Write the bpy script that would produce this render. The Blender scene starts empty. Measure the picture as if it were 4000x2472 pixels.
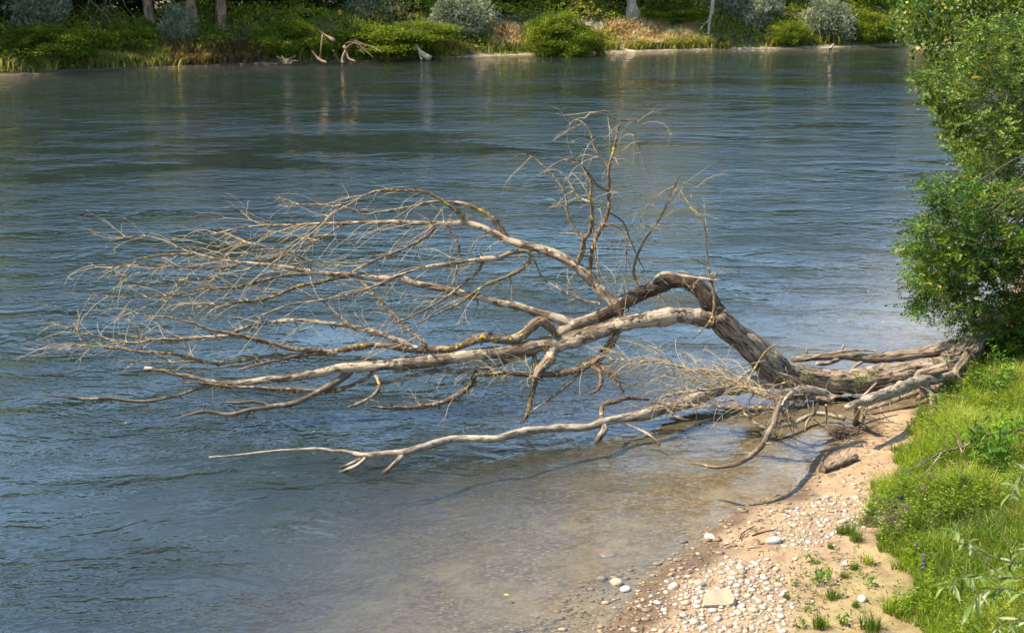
import bpy, math, random
import numpy as np
from mathutils import Vector, Matrix

# ---------------------------------------------------------------- camera, sky, sun, exposure
SC = bpy.context.scene
COL = SC.collection
CAMZ, PITCH, LENS = 10.0, math.radians(15.0), 50.0
cam_d = bpy.data.cameras.new('camera'); cam = bpy.data.objects.new('camera', cam_d); COL.objects.link(cam)
cam.location = (0, 0, CAMZ); cam.rotation_euler = (math.pi / 2 - PITCH, 0, 0)
cam_d.lens = LENS; cam_d.sensor_width = 36; cam_d.clip_start = 0.1; cam_d.clip_end = 4000
cam_d.dof.use_dof = True; cam_d.dof.focus_distance = 30; cam_d.dof.aperture_fstop = 8.0
SC.camera = cam

SUN_EL, SUN_AZ = math.radians(54), math.radians(4)      # azimuth: degrees from -X towards the camera side
to_sun = Vector((-math.cos(SUN_EL) * math.cos(SUN_AZ), -math.cos(SUN_EL) * math.sin(SUN_AZ), math.sin(SUN_EL)))
W = bpy.data.worlds.new('World'); SC.world = W; W.use_nodes = True
wn = W.node_tree.nodes; wl = W.node_tree.links
sky = wn.new('ShaderNodeTexSky'); sky.sky_type = 'NISHITA'; sky.sun_disc = False
sky.sun_elevation = SUN_EL
sky.sun_rotation = math.atan2(to_sun.x, to_sun.y)
sky.air_density = 1.3; sky.dust_density = 0.5; sky.ozone_density = 4.0
wn['Background'].inputs['Strength'].default_value = 0.15
wl.new(sky.outputs[0], wn['Background'].inputs['Color'])
sd = bpy.data.lights.new('sun', 'SUN'); so = bpy.data.objects.new('sun', sd); COL.objects.link(so)
sd.energy = 4.5; sd.angle = math.radians(0.53); sd.color = (1.0, 0.89, 0.72)
so.rotation_euler = to_sun.to_track_quat('Z', 'Y').to_euler(); so.location = (-20, 0, 40)
SC.view_settings.view_transform = 'Standard'; SC.view_settings.look = 'None'
SC.view_settings.exposure = 1.42; SC.view_settings.gamma = 1.0
SC.render.engine = 'CYCLES'
SC.cycles.max_bounces = 4; SC.cycles.diffuse_bounces = 2; SC.cycles.glossy_bounces = 2; SC.cycles.transparent_max_bounces = 4
SC.cycles.use_adaptive_sampling = True; SC.cycles.adaptive_threshold = 0.025
SC.cycles.caustics_reflective = False; SC.cycles.caustics_refractive = False

rng = np.random.default_rng(7); random.seed(7)

# ---------------------------------------------------------------- picture geometry -> world
FO = 4000 * LENS / 36.0
sP, cP = math.sin(PITCH), math.cos(PITCH)
D2O = 4000 / 2447.0
def ray(u, v):                                   # u, v in photo pixels (4000 x 2472)
    x = (u - 2000) / FO; y = (1236 - v) / FO
    return np.array([x, cP + y * sP, -sP + y * cP])
def at_y(u, v, Y):
    d = ray(u, v); return np.array([0, 0, CAMZ]) + d * (Y / d[1])
def at_z(u, v, z):
    d = ray(u, v); return np.array([0, 0, CAMZ]) + d * ((z - CAMZ) / d[2])
def Dz(x, y, z=0.0): return at_z(x * D2O, y * D2O, z)
def to_px(p):                                    # world -> D pixels (2447 wide)
    p = np.atleast_2d(p); f = p[:, 1] * cP - (p[:, 2] - CAMZ) * sP; u = p[:, 1] * sP + (p[:, 2] - CAMZ) * cP
    return np.stack([(2000 + FO * p[:, 0] / f) / D2O, (1236 - FO * u / f) / D2O], 1)

# ---------------------------------------------------------------- terrain
def sdist(P, line):                              # signed distance, + to the right of the line's direction
    A = line[:-1]; B = line[1:]; best = np.full(len(P), 1e9); sg = np.ones(len(P))
    for a, b in zip(A, B):
        ab = b - a; t = np.clip(((P - a) @ ab) / (ab @ ab), 0, 1)
        q = a + t[:, None] * ab; d = np.hypot(*(P - q).T)
        cr = ab[0] * (P[:, 1] - a[1]) - ab[1] * (P[:, 0] - a[0])
        m = d < best - 1e-9; best = np.where(m, d, best); sg = np.where(m, np.where(cr < 0, 1.0, -1.0), sg)
    return best * sg
def chaikin(l, n=2):
    l = np.array(l, float)
    for _ in range(n):
        q = np.empty((2 * len(l) - 2, 2)); q[0::2] = .75 * l[:-1] + .25 * l[1:]; q[1::2] = .25 * l[:-1] + .75 * l[1:]
        l = np.vstack([l[:1], q, l[-1:]])
    return l
near_px = [(1440,1560),(1478,1470),(1515,1400),(1600,1340),(1700,1278),(1800,1225),(1880,1175),(1950,1110),(2000,1055),(2060,1010),(2130,975),(2210,945),(2270,900),(2300,850),(2330,790),(2390,710),(2520,560),(2800,350),(3300,200)]
NEAR = chaikin([(-9,-30),(-4,0),(-1,11)] + [tuple(Dz(*p)[:2]) for p in near_px] + [(110,150),(400,330)], 1)
edge_px = [(2175,1512),(2150,1400),(2105,1335),(2075,1290),(2090,1210),(2125,1110),(2165,1040),(2225,990),(2290,905),(2335,850)]
EDGE = chaikin([(2.5,-30),(4.6,0),(5.6,12)] + [tuple(Dz(x, y, .25)[:2]) for x, y in edge_px] + [(13.4,37),(18.5,46),(33,68),(63,98),(112,148),(402,328)], 1)
far_px = [(-500,215),(0,182),(60,179),(250,166),(430,160),(600,153),(760,151),(900,146),(1000,140),(1250,132),(1500,123),(1700,118),(1900,116),(2170,109),(2447,104),(2900,100)]
FAR = chaikin([(-400,70),(-120,96)] + [tuple(Dz(*p)[:2]) for p in far_px] + [(160,210),(420,360)], 1)
def vnoise(P, sc, seed):                         # cheap smooth value noise
    q = P * sc; i = np.floor(q).astype(int); f = q - i; f = f * f * (3 - 2 * f)
    def h(a, b):
        n = (a * 374761393 + b * 668265263 + seed * 982451653) & 0x7fffffff
        n = ((n ^ (n >> 13)) * 1274126177) & 0x7fffffff
        return ((n ^ (n >> 16)) & 0xffff) / 65535.0
    x, y = i[:, 0], i[:, 1]
    return (h(x, y) * (1 - f[:, 0]) + h(x + 1, y) * f[:, 0]) * (1 - f[:, 1]) + (h(x, y + 1) * (1 - f[:, 0]) + h(x + 1, y + 1) * f[:, 0]) * f[:, 1]
def sstep(a, b, x): t = np.clip((x - a) / (b - a), 0, 1); return t * t * (3 - 2 * t)
def fields(P):
    P = np.atleast_2d(np.asarray(P, float))[:, :2]
    return sdist(P, NEAR), sdist(P, EDGE), -sdist(P, FAR)
def ground(P, full=False):
    P = np.atleast_2d(np.asarray(P, float))[:, :2]
    s, b, t = fields(P)
    s = s + (vnoise(P, .9, 3) - .5) * .5 + (vnoise(P, 2.7, 8) - .5) * .2
    zn = np.where(s > 0, .055 * np.minimum(s, 7), -np.minimum(2.5, .055 * -s + .011 * s * s))
    bb = np.maximum(b, 0)
    zn = zn + np.minimum(.16 * bb + .014 * bb * bb, 4.2) * (s > 0) + np.where(b > 0, (vnoise(P, .8, 5) - .5) * .25 * np.minimum(bb, 1), 0)
    zn = zn + (vnoise(P, 1.6, 21) - .5) * .05 * (s > .3) + (vnoise(P, 5, 22) - .5) * .02 * (s > .3)
    t = t + (vnoise(P, .35, 11) - .5) * 1.0
    zf = np.where(t > 0, .12 * np.minimum(t, 1) + 2.9 * sstep(.6, 8, t) + .02 * np.maximum(t - 8, 0) + (vnoise(P, .3, 12) - .5) * .8 * sstep(1, 5, t), -np.minimum(2.5, -.22 * t))
    z = np.maximum(zn, zf)
    return (z, s, b, t) if full else z
def hit(x, y, lift=0.0):                         # D pixel -> first point on terrain or water
    d = ray(x * D2O, y * D2O); k = np.concatenate([np.arange(8, 50, .5), np.arange(50, 75, 2), np.arange(75, 230, .5)]); k = k[k * -d[2] > 4.5 - lift]
    for _ in range(2):
        p = np.array([0, 0, CAMZ]) + k[:, None] * d
        g = np.maximum(ground(p), 0) + lift
        i = int(np.argmax(p[:, 2] < g)); k = np.linspace(k[max(i - 1, 0)], k[i] + 1e-3, 24)
    q = p[i].copy(); q[2] = g[i]; return q

# ---------------------------------------------------------------- mesh helpers
def mesh(name, V, F, col=None, bark=None, smooth=False):
    V = np.asarray(V, np.float32).reshape(-1, 3); F = np.asarray(F, np.int32); k = F.shape[1]
    m = bpy.data.meshes.new(name)
    m.vertices.add(len(V)); m.vertices.foreach_set('co', V.ravel())
    cnt = np.full(len(F), k)
    if k == 4:
        tri = F[:, 2] == F[:, 3]; cnt[tri] = 3; L_ = F.ravel()[(np.arange(4)[None] < cnt[:, None]).ravel()]
    else: L_ = F.ravel()
    m.loops.add(len(L_)); m.loops.foreach_set('vertex_index', np.ascontiguousarray(L_))
    m.polygons.add(len(F)); m.polygons.foreach_set('loop_start', np.concatenate([[0], np.cumsum(cnt)[:-1]]).astype(np.int32))
    if smooth: m.polygons.foreach_set('use_smooth', np.ones(len(F), bool))
    if col is not None:
        a = m.attributes.new('col', 'FLOAT_COLOR', 'POINT')
        c = np.ones((len(V), 4), np.float32); c[:, :3] = col; a.data.foreach_set('color', c.ravel())
    if bark is not None:
        a = m.attributes.new('bark', 'FLOAT_VECTOR', 'POINT'); a.data.foreach_set('vector', np.asarray(bark, np.float32).ravel())
    m.update(calc_edges=True); m.validate()
    return m
def obj(name, me, mat=None, parent=None, loc=None, kind=None):
    o = bpy.data.objects.new(name, me); COL.objects.link(o)
    if mat is not None and me is not None and not me.materials: me.materials.append(mat)
    if loc is not None: o.location = loc
    if parent is not None:
        o.parent = parent
        if loc is None: o.matrix_parent_inverse = Matrix.Translation(-Vector(parent.location))
    if kind: o['kind'] = kind
    return o
def tag(o, label, cat, group=None):
    o['label'] = label; o['category'] = cat
    if group: o['group'] = group
    return o
def empty(name, loc):
    o = bpy.data.objects.new(name, None); COL.objects.link(o); o.location = tuple(float(v) for v in loc); o.empty_display_size = .2; return o
class Bag:                                       # collects pieces of one part
    def __init__(s): s.V = []; s.F = []; s.C = []; s.B = []; s.n = 0
    def add(s, V, F, C=None, B=None):
        V = np.asarray(V, float).reshape(-1, 3); s.V.append(V); s.F.append(np.asarray(F) + s.n); s.n += len(V)
        if C is not None: s.C.append(np.broadcast_to(np.asarray(C, float), (len(V), 3)))
        if B is not None: s.B.append(B)
    def obj(s, name, mat, parent=None, smooth=False, kind=None):
        m = mesh(name, np.vstack(s.V), np.vstack(s.F), np.vstack(s.C) if s.C else None, np.vstack(s.B) if s.B else None, smooth)
        return obj(name, m, mat, parent, kind=kind)
def resample(P, R, step, wob=0.0, seed=0):
    P = np.asarray(P, float); R = np.asarray(R, float)
    Q = np.vstack([2 * P[0] - P[1], P, 2 * P[-1] - P[-2]]); out = []; rr = []
    for i in range(1, len(Q) - 2):
        L = np.linalg.norm(Q[i + 1] - Q[i]); n = max(2, int(L / step))
        for j in range(n):
            t = j / n; a, b, c, d = Q[i - 1], Q[i], Q[i + 1], Q[i + 2]
            out.append(.5 * (2 * b + (c - a) * t + (2 * a - 5 * b + 4 * c - d) * t * t + (3 * b - a - 3 * c + d) * t ** 3))
            rr.append(R[i - 1] * (1 - t) + R[i] * t)
    out.append(P[-1]); rr.append(R[-1]); out = np.array(out); rr = np.array(rr)
    if wob > 0:
        g = np.random.default_rng(seed); w = g.normal(0, 1, out.shape)
        for _ in range(2): w[1:-1] = (w[:-2] + w[1:-1] + w[2:]) / 3
        w[0] = 0; w[-1] = 0
        out = out + w * wob * rr[:, None]; rr = rr * (1 + .12 * g.normal(0, 1, len(rr)).clip(-1.5, 1.5))
    return out, rr
def tube(P, R, sides=6, rough=0.0, seed=0, off=None):
    P = np.asarray(P, float); n = len(P)
    T = np.gradient(P, axis=0); T /= np.linalg.norm(T, axis=1)[:, None] + 1e-9
    u = np.cross(T[0], [0, 0, 1.]); 
    if np.linalg.norm(u) < .1: u = np.cross(T[0], [0, 1., 0])
    u /= np.linalg.norm(u); U = []
    for i in range(n):
        u = u - T[i] * (u @ T[i]); u /= np.linalg.norm(u) + 1e-9; U.append(u)
    U = np.array(U); Wv = np.cross(T, U); a = np.linspace(0, 2 * np.pi, sides, endpoint=False)
    ca, sa = np.cos(a), np.sin(a); RR = np.repeat(R[:, None], sides, 1)
    g = np.random.default_rng(seed)
    if rough > 0:
        nz = g.normal(0, 1, (n, sides))
        nz = (nz + np.roll(nz, 1, 1) + np.roll(nz, -1, 1)) / 2
        for _ in range(2): nz[1:-1] = (nz[:-2] + nz[1:-1] * 2 + nz[2:]) / 3.2
        RR = RR * (1 + rough * nz)
    V = P[:, None] + RR[:, :, None] * (U[:, None] * ca[None, :, None] + Wv[:, None] * sa[None, :, None])
    ln = np.concatenate([[0], np.cumsum(np.linalg.norm(np.diff(P, axis=0), axis=1))])
    o = g.uniform(0, 50) if off is None else off
    B = np.stack([RR * ca[None] + o, RR * sa[None] + o, np.repeat(ln[:, None], sides, 1) + o], 2).reshape(-1, 3)
    i = np.arange(n - 1)[:, None] * sides; j = np.arange(sides)[None]; k = (j + 1) % sides
    F = np.stack([i + j, i + k, i + sides + k, i + sides + j], 2).reshape(-1, 4)
    V = V.reshape(-1, 3)
    # end caps as collapsed rings
    for e, base in ((0, 0), (n - 1, (n - 1) * sides)):
        c0 = len(V); V = np.vstack([V, P[e] + (T[e] * (.3 if e else -.3) * R[e])[None]]); B = np.vstack([B, B[base:base + 1]])
        q = np.stack([base + np.arange(sides), base + (np.arange(sides) + 1) % sides, np.full(sides, c0), np.full(sides, c0)], 1)
        F = np.vstack([F, q[:, [0, 1, 2, 3]]])
    return V, F, B
def unit(v): return v / (np.linalg.norm(v, axis=-1, keepdims=True) + 1e-9)
def rnd_dir(n, g): return unit(g.normal(0, 1, (n, 3)))
def leaves(P, A, L, Wd, g, fold=.25):            # rhombic leaves: centre P, axis A
    n = len(P); A = unit(A); N = unit(np.cross(A, rnd_dir(n, g))); S = np.cross(N, A)
    L = np.broadcast_to(np.asarray(L, float), (n,))[:, None]; Wd = np.broadcast_to(np.asarray(Wd, float), (n,))[:, None]
    V = np.stack([P - A * L / 2, P + S * Wd / 2 + N * Wd * fold - A * L * .08, P + A * L / 2, P - S * Wd / 2 + N * Wd * fold - A * L * .08], 1).reshape(-1, 3)
    return V, np.arange(4 * n).reshape(-1, 4)
def blades(P, H, Wd, lean, g):                   # grass: two-segment curved blades
    n = len(P); az = g.uniform(0, 2 * np.pi, n); d = np.stack([np.cos(az), np.sin(az), 0 * az], 1); s = np.stack([-np.sin(az), np.cos(az), 0 * az], 1)
    H = H[:, None]; l = lean[:, None] * H; w = Wd[:, None] / 2; z = np.array([0, 0, 1.])
    m = P + z * H * .55 + d * l * .3; tp = P + z * H * (1 - .3 * lean[:, None]) + d * l
    V = np.stack([P - s * w, P + s * w, m + s * w * .8, m - s * w * .8, tp + s * w * .12, tp - s * w * .12], 1).reshape(-1, 3)
    b = np.arange(n)[:, None] * 6
    F = np.concatenate([b + [0, 1, 2, 3], b + [3, 2, 4, 5]], 0)
    return V, F
def shade(base, n, g, v=.25, hue=.12):
    c = np.asarray(base)[None] * (1 + g.normal(0, v, (n, 1))).clip(.35, 1.9) * (1 + g.normal(0, hue, (n, 3))).clip(.5, 1.6)
    return c.clip(.003, .8)

# ---------------------------------------------------------------- materials
def nt(name):
    m = bpy.data.materials.new(name); m.use_nodes = True; t = m.node_tree; return m, t, t.nodes['Principled BSDF']
def N(t, typ, **kw):
    n = t.nodes.new(typ)
    for k, v in kw.items():
        if k in n.inputs: n.inputs[k].default_value = v
        else: setattr(n, k, v)
    return n
def ramp(t, src, stops):
    r = t.nodes.new('ShaderNodeValToRGB'); e = r.color_ramp.elements
    while len(e) < len(stops): e.new(.5)
    for x, (p, c) in zip(e, stops): x.position = p; x.color = (*c, 1) if len(c) == 3 else c
    t.links.new(src, r.inputs[0]); return r
def mix(t, f, a, b, mode='MIX'):
    m = t.nodes.new('ShaderNodeMix'); m.data_type = 'RGBA'; m.blend_type = mode
    for s, v in ((0, f), (6, a), (7, b)):
        if hasattr(v, 'is_linked'): t.links.new(v, m.inputs[s])
        else: m.inputs[s].default_value = v if s == 0 else (*v, 1)
    return m.outputs[2]
def noise(t, vec, scale, detail=3, rough=.6, sc3=None):
    if sc3 is not None:
        mp = t.nodes.new('ShaderNodeMapping'); mp.inputs['Scale'].default_value = sc3; t.links.new(vec, mp.inputs[0]); vec = mp.outputs[0]
    n = t.nodes.new('ShaderNodeTexNoise'); n.inputs['Scale'].default_value = scale; n.inputs['Detail'].default_value = detail; n.inputs['Roughness'].default_value = rough
    t.links.new(vec, n.inputs['Vector']); return n.outputs[0]
def bark_mat(name, c_lo, c_hi, bare=None, bare_amt=.0, lichen=0.0, red=0.0, fiss=1.0, stretch=.14, freq=30, bump=.5, dist=.03):
    m, t, p = nt(name); at = N(t, 'ShaderNodeAttribute', attribute_name='bark'); v = at.outputs['Vector']
    f1 = noise(t, v, freq, 4, .65, (1, 1, stretch)); f2 = noise(t, v, 2.2, 3, .6)
    c = ramp(t, f1, [(.36, c_lo), (.58, c_hi)]).outputs[0]
    c = mix(t, ramp(t, f2, [(.3, (.72,) * 3), (.7, (1.25,) * 3)]).outputs[0], c, c) if False else mix(t, .8, c, ramp(t, f2, [(.32, (.5,) * 3), (.68, (1, 1, 1))]).outputs[0], 'MULTIPLY')
    if red > 0:
        fr = noise(t, v, 7, 6, .75, (1, 1, .55)); c = mix(t, ramp(t, fr, [(.62 - red * .2, (0,) * 3), (.70 - red * .2, (.85,) * 3)]).outputs[0], c, (.10, .05, .026))
    if bare is not None:
        fb = noise(t, v, 1.6, 5, .65); fb2 = noise(t, v, 18, 3, .6, (1, 1, .06))
        bc = ramp(t, fb2, [(.3, tuple(x * .68 for x in bare)), (.65, bare)]).outputs[0]
        k = .64 - bare_amt * .3
        c = mix(t, ramp(t, fb, [(k, (0,) * 3), (k + .03, (1,) * 3)]).outputs[0], c, bc)
    if lichen > 0:
        fl = noise(t, v, 9, 3, .7); k = .70 - lichen * .3
        c = mix(t, ramp(t, fl, [(k, (0,) * 3), (k + .03, (1,) * 3)]).outputs[0], c, (.50, .33, .03))
    gp = N(t, 'ShaderNodeNewGeometry'); sx = N(t, 'ShaderNodeSeparateXYZ'); t.links.new(gp.outputs['Position'], sx.inputs[0])
    c = mix(t, 1.0, c, ramp(t, sx.outputs[2], [(.03, (.34, .33, .30)), (.14, (1, 1, 1))]).outputs[0], 'MULTIPLY')      # soaked wood near the water line
    t.links.new(c, p.inputs['Base Color']); p.inputs['Roughness'].default_value = .85; p.inputs['Specular IOR Level'].default_value = .25
    b = N(t, 'ShaderNodeBump', Strength=bump, Distance=dist); t.links.new(f1, b.inputs['Height']); t.links.new(b.outputs[0], p.inputs['Normal'])
    return m
def leaf_mat(name, trans=.35, rough=.45, spec=.4):
    m, t, p = nt(name); at = N(t, 'ShaderNodeAttribute', attribute_name='col')
    tr = N(t, 'ShaderNodeBsdfTranslucent'); mx = N(t, 'ShaderNodeMixShader'); mx.inputs[0].default_value = trans
    hs = N(t, 'ShaderNodeHueSaturation'); hs.inputs['Hue'].default_value = .485; hs.inputs['Saturation'].default_value = 1.1; hs.inputs['Value'].default_value = 1.25
    t.links.new(at.outputs['Color'], p.inputs['Base Color']); t.links.new(at.outputs['Color'], hs.inputs['Color']); t.links.new(hs.outputs[0], tr.inputs['Color'])
    p.inputs['Roughness'].default_value = rough; p.inputs['Specular IOR Level'].default_value = spec
    t.links.new(p.outputs[0], mx.inputs[1]); t.links.new(tr.outputs[0], mx.inputs[2]); t.links.new(mx.outputs[0], t.nodes['Material Output'].inputs['Surface'])
    return m
def col_mat(name, rough=.85, nz=25, amt=.5, bump=.3, dist=.01):
    m, t, p = nt(name); at = N(t, 'ShaderNodeAttribute', attribute_name='col'); g = N(t, 'ShaderNodeNewGeometry')
    oi = N(t, 'ShaderNodeObjectInfo')
    n = noise(t, g.outputs['Position'], nz, 4, .65)
    c = mix(t, amt, at.outputs['Color'], ramp(t, n, [(.3, (.55,) * 3), (.65, (1.1,) * 3)]).outputs[0], 'MULTIPLY')
    c = mix(t, .6, c, ramp(t, oi.outputs['Random'], [(0, (.55, .50, .44)), (.3, (.82, .74, .62)), (.7, (1, .95, .87)), (1, (1.12, 1.08, 1.02))]).outputs[0], 'MULTIPLY')
    t.links.new(c, p.inputs['Base Color']); p.inputs['Roughness'].default_value = rough
    b = N(t, 'ShaderNodeBump', Strength=bump, Distance=dist); t.links.new(n, b.inputs['Height']); t.links.new(b.outputs[0], p.inputs['Normal'])
    return m
M_trunk = bark_mat('trunk_bark', (.036, .022, .013), (.40, .29, .185), (.44, .33, .225), .15, fiss=1, freq=17, stretch=.16, bump=1.0, dist=.10)
M_limb = bark_mat('limb_bark', (.030, .017, .009), (.31, .23, .145), (.45, .34, .22), .5, lichen=.12, red=.5, freq=24, bump=1.0, dist=.06)
M_branch = bark_mat('branch_bark', (.026, .014, .007), (.27, .195, .12), (.36, .27, .17), .25, lichen=.36, red=.75, freq=30, stretch=.4, bump=1.0, dist=.04)
M_twig = bark_mat('twig_bark', (.12, .082, .05), (.42, .325, .21), None, 0, lichen=.52, red=.3, freq=22, bump=.2, dist=.005)
M_bough = bark_mat('dark_brown_bough', (.05, .035, .024), (.13, .095, .065), None, 0, freq=20)  # dark brown bark for the limbs of the leafy trees
M_silt = bark_mat('silted_wood', (.11, .078, .048), (.43, .335, .225), (.24, .19, .13), .15, freq=14, stretch=.3, bump=.8, dist=.05)
M_dead = bark_mat('weathered_wood', (.05, .032, .02), (.20, .14, .09), (.26, .19, .13), .3, freq=26, bump=.7, dist=.02)
M_arch = bark_mat('dark_bark', (.016, .010, .006), (.10, .064, .038), (.36, .30, .23), .1, red=.4, freq=18, stretch=.3, bump=1.0, dist=.10)  # bark of the arched limb, far darker than the other limbs
M_farwood = bark_mat('far_tree_bark', (.075, .045, .026), (.32, .20, .115), None, 0, red=.3, freq=5, bump=.6, dist=.08)
M_farpale = bark_mat('far_pale_wood', (.20, .15, .10), (.47, .38, .27), None, 0, freq=6, bump=.4, dist=.05)
M_leaf = leaf_mat('leaf_green', .38, .5, .2)
M_leaf_glossy = leaf_mat('leaf_glossy', .32, .45, .25)
M_leaf_far = leaf_mat('leaf_far', .3, .7, .08)
M_grass = leaf_mat('grass_blade', .42, .6, .12)
M_stone = col_mat('river_stone')

# ---------------------------------------------------------------- ground sheet (beach, river bed, both banks)
def axis(*segs):
    out = []
    for a, b, st in segs: out.append(np.arange(a, b, st))
    return np.concatenate(out + [[segs[-1][1]]])
GX = axis((-700, -120, 40), (-120, -60, 4), (-60, -6, .9), (-6, 15, .13), (15, 70, 1.0), (70, 130, 4), (130, 700, 40))
GY = axis((-60, 10, 5), (10, 17, .5), (17, 38, .13), (38, 95, 1.5), (95, 160, .8), (160, 900, 40))
def grid(X, Y):
    a, b = np.meshgrid(X, Y); P = np.stack([a.ravel(), b.ravel()], 1); nx = len(X)
    i = (np.arange(len(Y) - 1)[:, None] * nx + np.arange(nx - 1)[None]).ravel()
    return P, np.stack([i, i + 1, i + nx + 1, i + nx], 1)
def in_poly(px, poly):
    x, y = px[:, 0], px[:, 1]; ins = np.zeros(len(px), bool); n = len(poly)
    for i in range(n):
        x1, y1 = poly[i]; x2, y2 = poly[(i + 1) % n]
        c = ((y1 > y) != (y2 > y)) & (x < (x2 - x1) * (y - y1) / (y2 - y1 + 1e-12) + x1); ins ^= c
    return ins
P, F = grid(GX, GY); z, s, b, t = ground(P, True)
PATHS = [[Dz(1470, 84, 1.6), Dz(1440, 70, 2.2)]]
path_px = [[(1482, 94), (1500, 96), (1518, 124), (1484, 124)], [(1396, 58), (1436, 54), (1454, 76), (1420, 82)], [(1448, 72), (1474, 78), (1498, 99), (1480, 99)]]
V = np.column_stack([P, z]); px = to_px(V)
n1 = vnoise(P, 1.1, 31)[:, None]; n2 = vnoise(P, 4.2, 32)[:, None]
dry = np.array([.305, .21, .118]); wet = np.array([.12, .08, .046]); soil = np.array([.13, .095, .055]); bed = np.array([.27, .20, .125])
damp = sstep(.18, .62, s + (n1[:, 0] - .5) * .7)[:, None]
C = wet * (1 - damp) + dry * damp * (.86 + .22 * n1)
green = (sstep(1.6, 3.4, s) * sstep(24.5, 21.5, P[:, 1]) * sstep(.42, .62, vnoise(P, .75, 40)))[:, None]
C = C * (1 - .5 * green) + np.array([.24, .20, .07]) * .5 * green          # thin algae on the silt
C = np.where((s < 0)[:, None], bed * (.75 + .5 * n1), C)
sl = sstep(-.1, .7, b)[:, None]; C = C * (1 - sl) + soil * sl
far = (t > -20) & (P[:, 1] > 80)
fs = sstep(.9, 1.8, t)[:, None]; mud = sstep(-12, 2, P[:, 0])[:, None]; fc = (np.array([.30, .23, .16]) * mud + np.array([.10, .075, .05]) * (1 - mud)) * (1 - fs) + np.array([.10, .085, .035]) * fs
C = np.where(far[:, None], fc, C)
for pl in path_px: C = np.where((in_poly(px, pl) & far)[:, None], np.array([.46, .37, .26]), C)
me = mesh('ground', V, F, C, smooth=True)
a = me.attributes.new('bed', 'FLOAT', 'POINT'); a.data.foreach_set('value', np.where(far, 0, sstep(.25, -.15, s)).astype(np.float32))
m, tt, p = nt('silt_and_gravel'); at = N(tt, 'ShaderNodeAttribute', attribute_name='col'); bd = N(tt, 'ShaderNodeAttribute', attribute_name='bed'); g = N(tt, 'ShaderNodeNewGeometry')
pos = g.outputs['Position']
na = noise(tt, pos, 3.0, 6, .65); nb = noise(tt, pos, 40, 3, .6)
vo = N(tt, 'ShaderNodeTexVoronoi', Scale=17.0); vo.inputs['Randomness'].default_value = 1
nd = noise(tt, pos, 4, 2, .5); mp = N(tt, 'ShaderNodeVectorMath', operation='MULTIPLY'); mp.inputs[1].default_value = (.75, 1, 1); tt.links.new(pos, mp.inputs[0]); tt.links.new(mp.outputs[0], vo.inputs['Vector'])
c = mix(tt, .75, at.outputs['Color'], ramp(tt, na, [(.3, (.5, .46, .42)), (.6, (1.08, 1.06, 1.02))]).outputs[0], 'MULTIPLY')
c = mix(tt, .45, c, ramp(tt, nb, [(.33, (.5,) * 3), (.6, (1.1,) * 3)]).outputs[0], 'MULTIPLY')
sepc = N(tt, 'ShaderNodeSeparateColor'); tt.links.new(vo.outputs['Color'], sepc.inputs[0])
peb = ramp(tt, sepc.outputs[0], [(0, (.13, .09, .065)), (.35, (.23, .165, .115)), (.7, (.31, .23, .16)), (.93, (.40, .31, .22)), (1, (.46, .38, .30))]).outputs[0]
peb = mix(tt, 1.0, peb, (.80, .71, .57), 'MULTIPLY')
peb = mix(tt, .8, peb, ramp(tt, vo.outputs['Distance'], [(.25, (1, 1, 1)), (.75, (.35, .33, .3))]).outputs[0], 'MULTIPLY')
bn = noise(tt, pos, .8, 4, .6)
mm = N(tt, 'ShaderNodeMath', operation='MULTIPLY'); tt.links.new(bd.outputs['Fac'], mm.inputs[0]); tt.links.new(ramp(tt, bn, [(.35, (.15,) * 3), (.65, (.8,) * 3)]).outputs[0], mm.inputs[1])
c = mix(tt, mm.outputs[0], c, peb)
tt.links.new(c, p.inputs['Base Color']); p.inputs['Roughness'].default_value = .9; p.inputs['Specular IOR Level'].default_value = .2
bp = N(tt, 'ShaderNodeBump', Strength=.6, Distance=.06); tt.links.new(na, bp.inputs['Height'])
bp2 = N(tt, 'ShaderNodeBump', Strength=.4, Distance=.008); tt.links.new(nb, bp2.inputs['Height']); tt.links.new(bp.outputs[0], bp2.inputs['Normal']); tt.links.new(bp2.outputs[0], p.inputs['Normal'])
GROUND = obj('ground', me, m, kind='structure')

# ---------------------------------------------------------------- river water
WX = axis((-400, -100, 20), (-100, -8, 2), (-8, 14, .3), (14, 100, 2), (100, 400, 20))
WY = axis((-20, 16, 2), (16, 40, .3), (40, 170, 2), (170, 400, 20))
P, F = grid(WX, WY); zz = ground(P)
me = mesh('river_water', np.column_stack([P, np.zeros(len(P))]), F, smooth=True)
a = me.attributes.new('depth', 'FLOAT', 'POINT'); a.data.foreach_set('value', np.maximum(0, -zz).astype(np.float32))
m, tt, p = nt('river_water'); tt.nodes.remove(p); g = N(tt, 'ShaderNodeNewGeometry'); pos = g.outputs['Position']
dp = N(tt, 'ShaderNodeAttribute', attribute_name='depth')
wv = N(tt, 'ShaderNodeTexNoise', Scale=.35, Detail=2.0); tt.links.new(pos, wv.inputs['Vector'])
wa = N(tt, 'ShaderNodeVectorMath', operation='MULTIPLY_ADD'); tt.links.new(wv.outputs['Color'], wa.inputs[0]); wa.inputs[1].default_value = (1.6, 1.6, 0); tt.links.new(pos, wa.inputs[2]); wp = wa.outputs[0]
patch = noise(tt, wp, .12, 5, .62, (.4, 1, 1)); patch2 = noise(tt, wp, .6, 4, .6, (.5, 1, 1))
w1 = noise(tt, wp, 3.0, 3, .55, (.8, 1, 1)); w2 = noise(tt, wp, 8.5, 2, .55, (.8, 1, 1)); w3 = noise(tt, wp, .8, 3, .55, (.6, 1, 1))
def math_(op, a_, b_):
    n = N(tt, 'ShaderNodeMath', operation=op)
    for i, v in enumerate((a_, b_)):
        if hasattr(v, 'is_linked'): tt.links.new(v, n.inputs[i])
        else: n.inputs[i].default_value = v
    return n.outputs[0]
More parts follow.
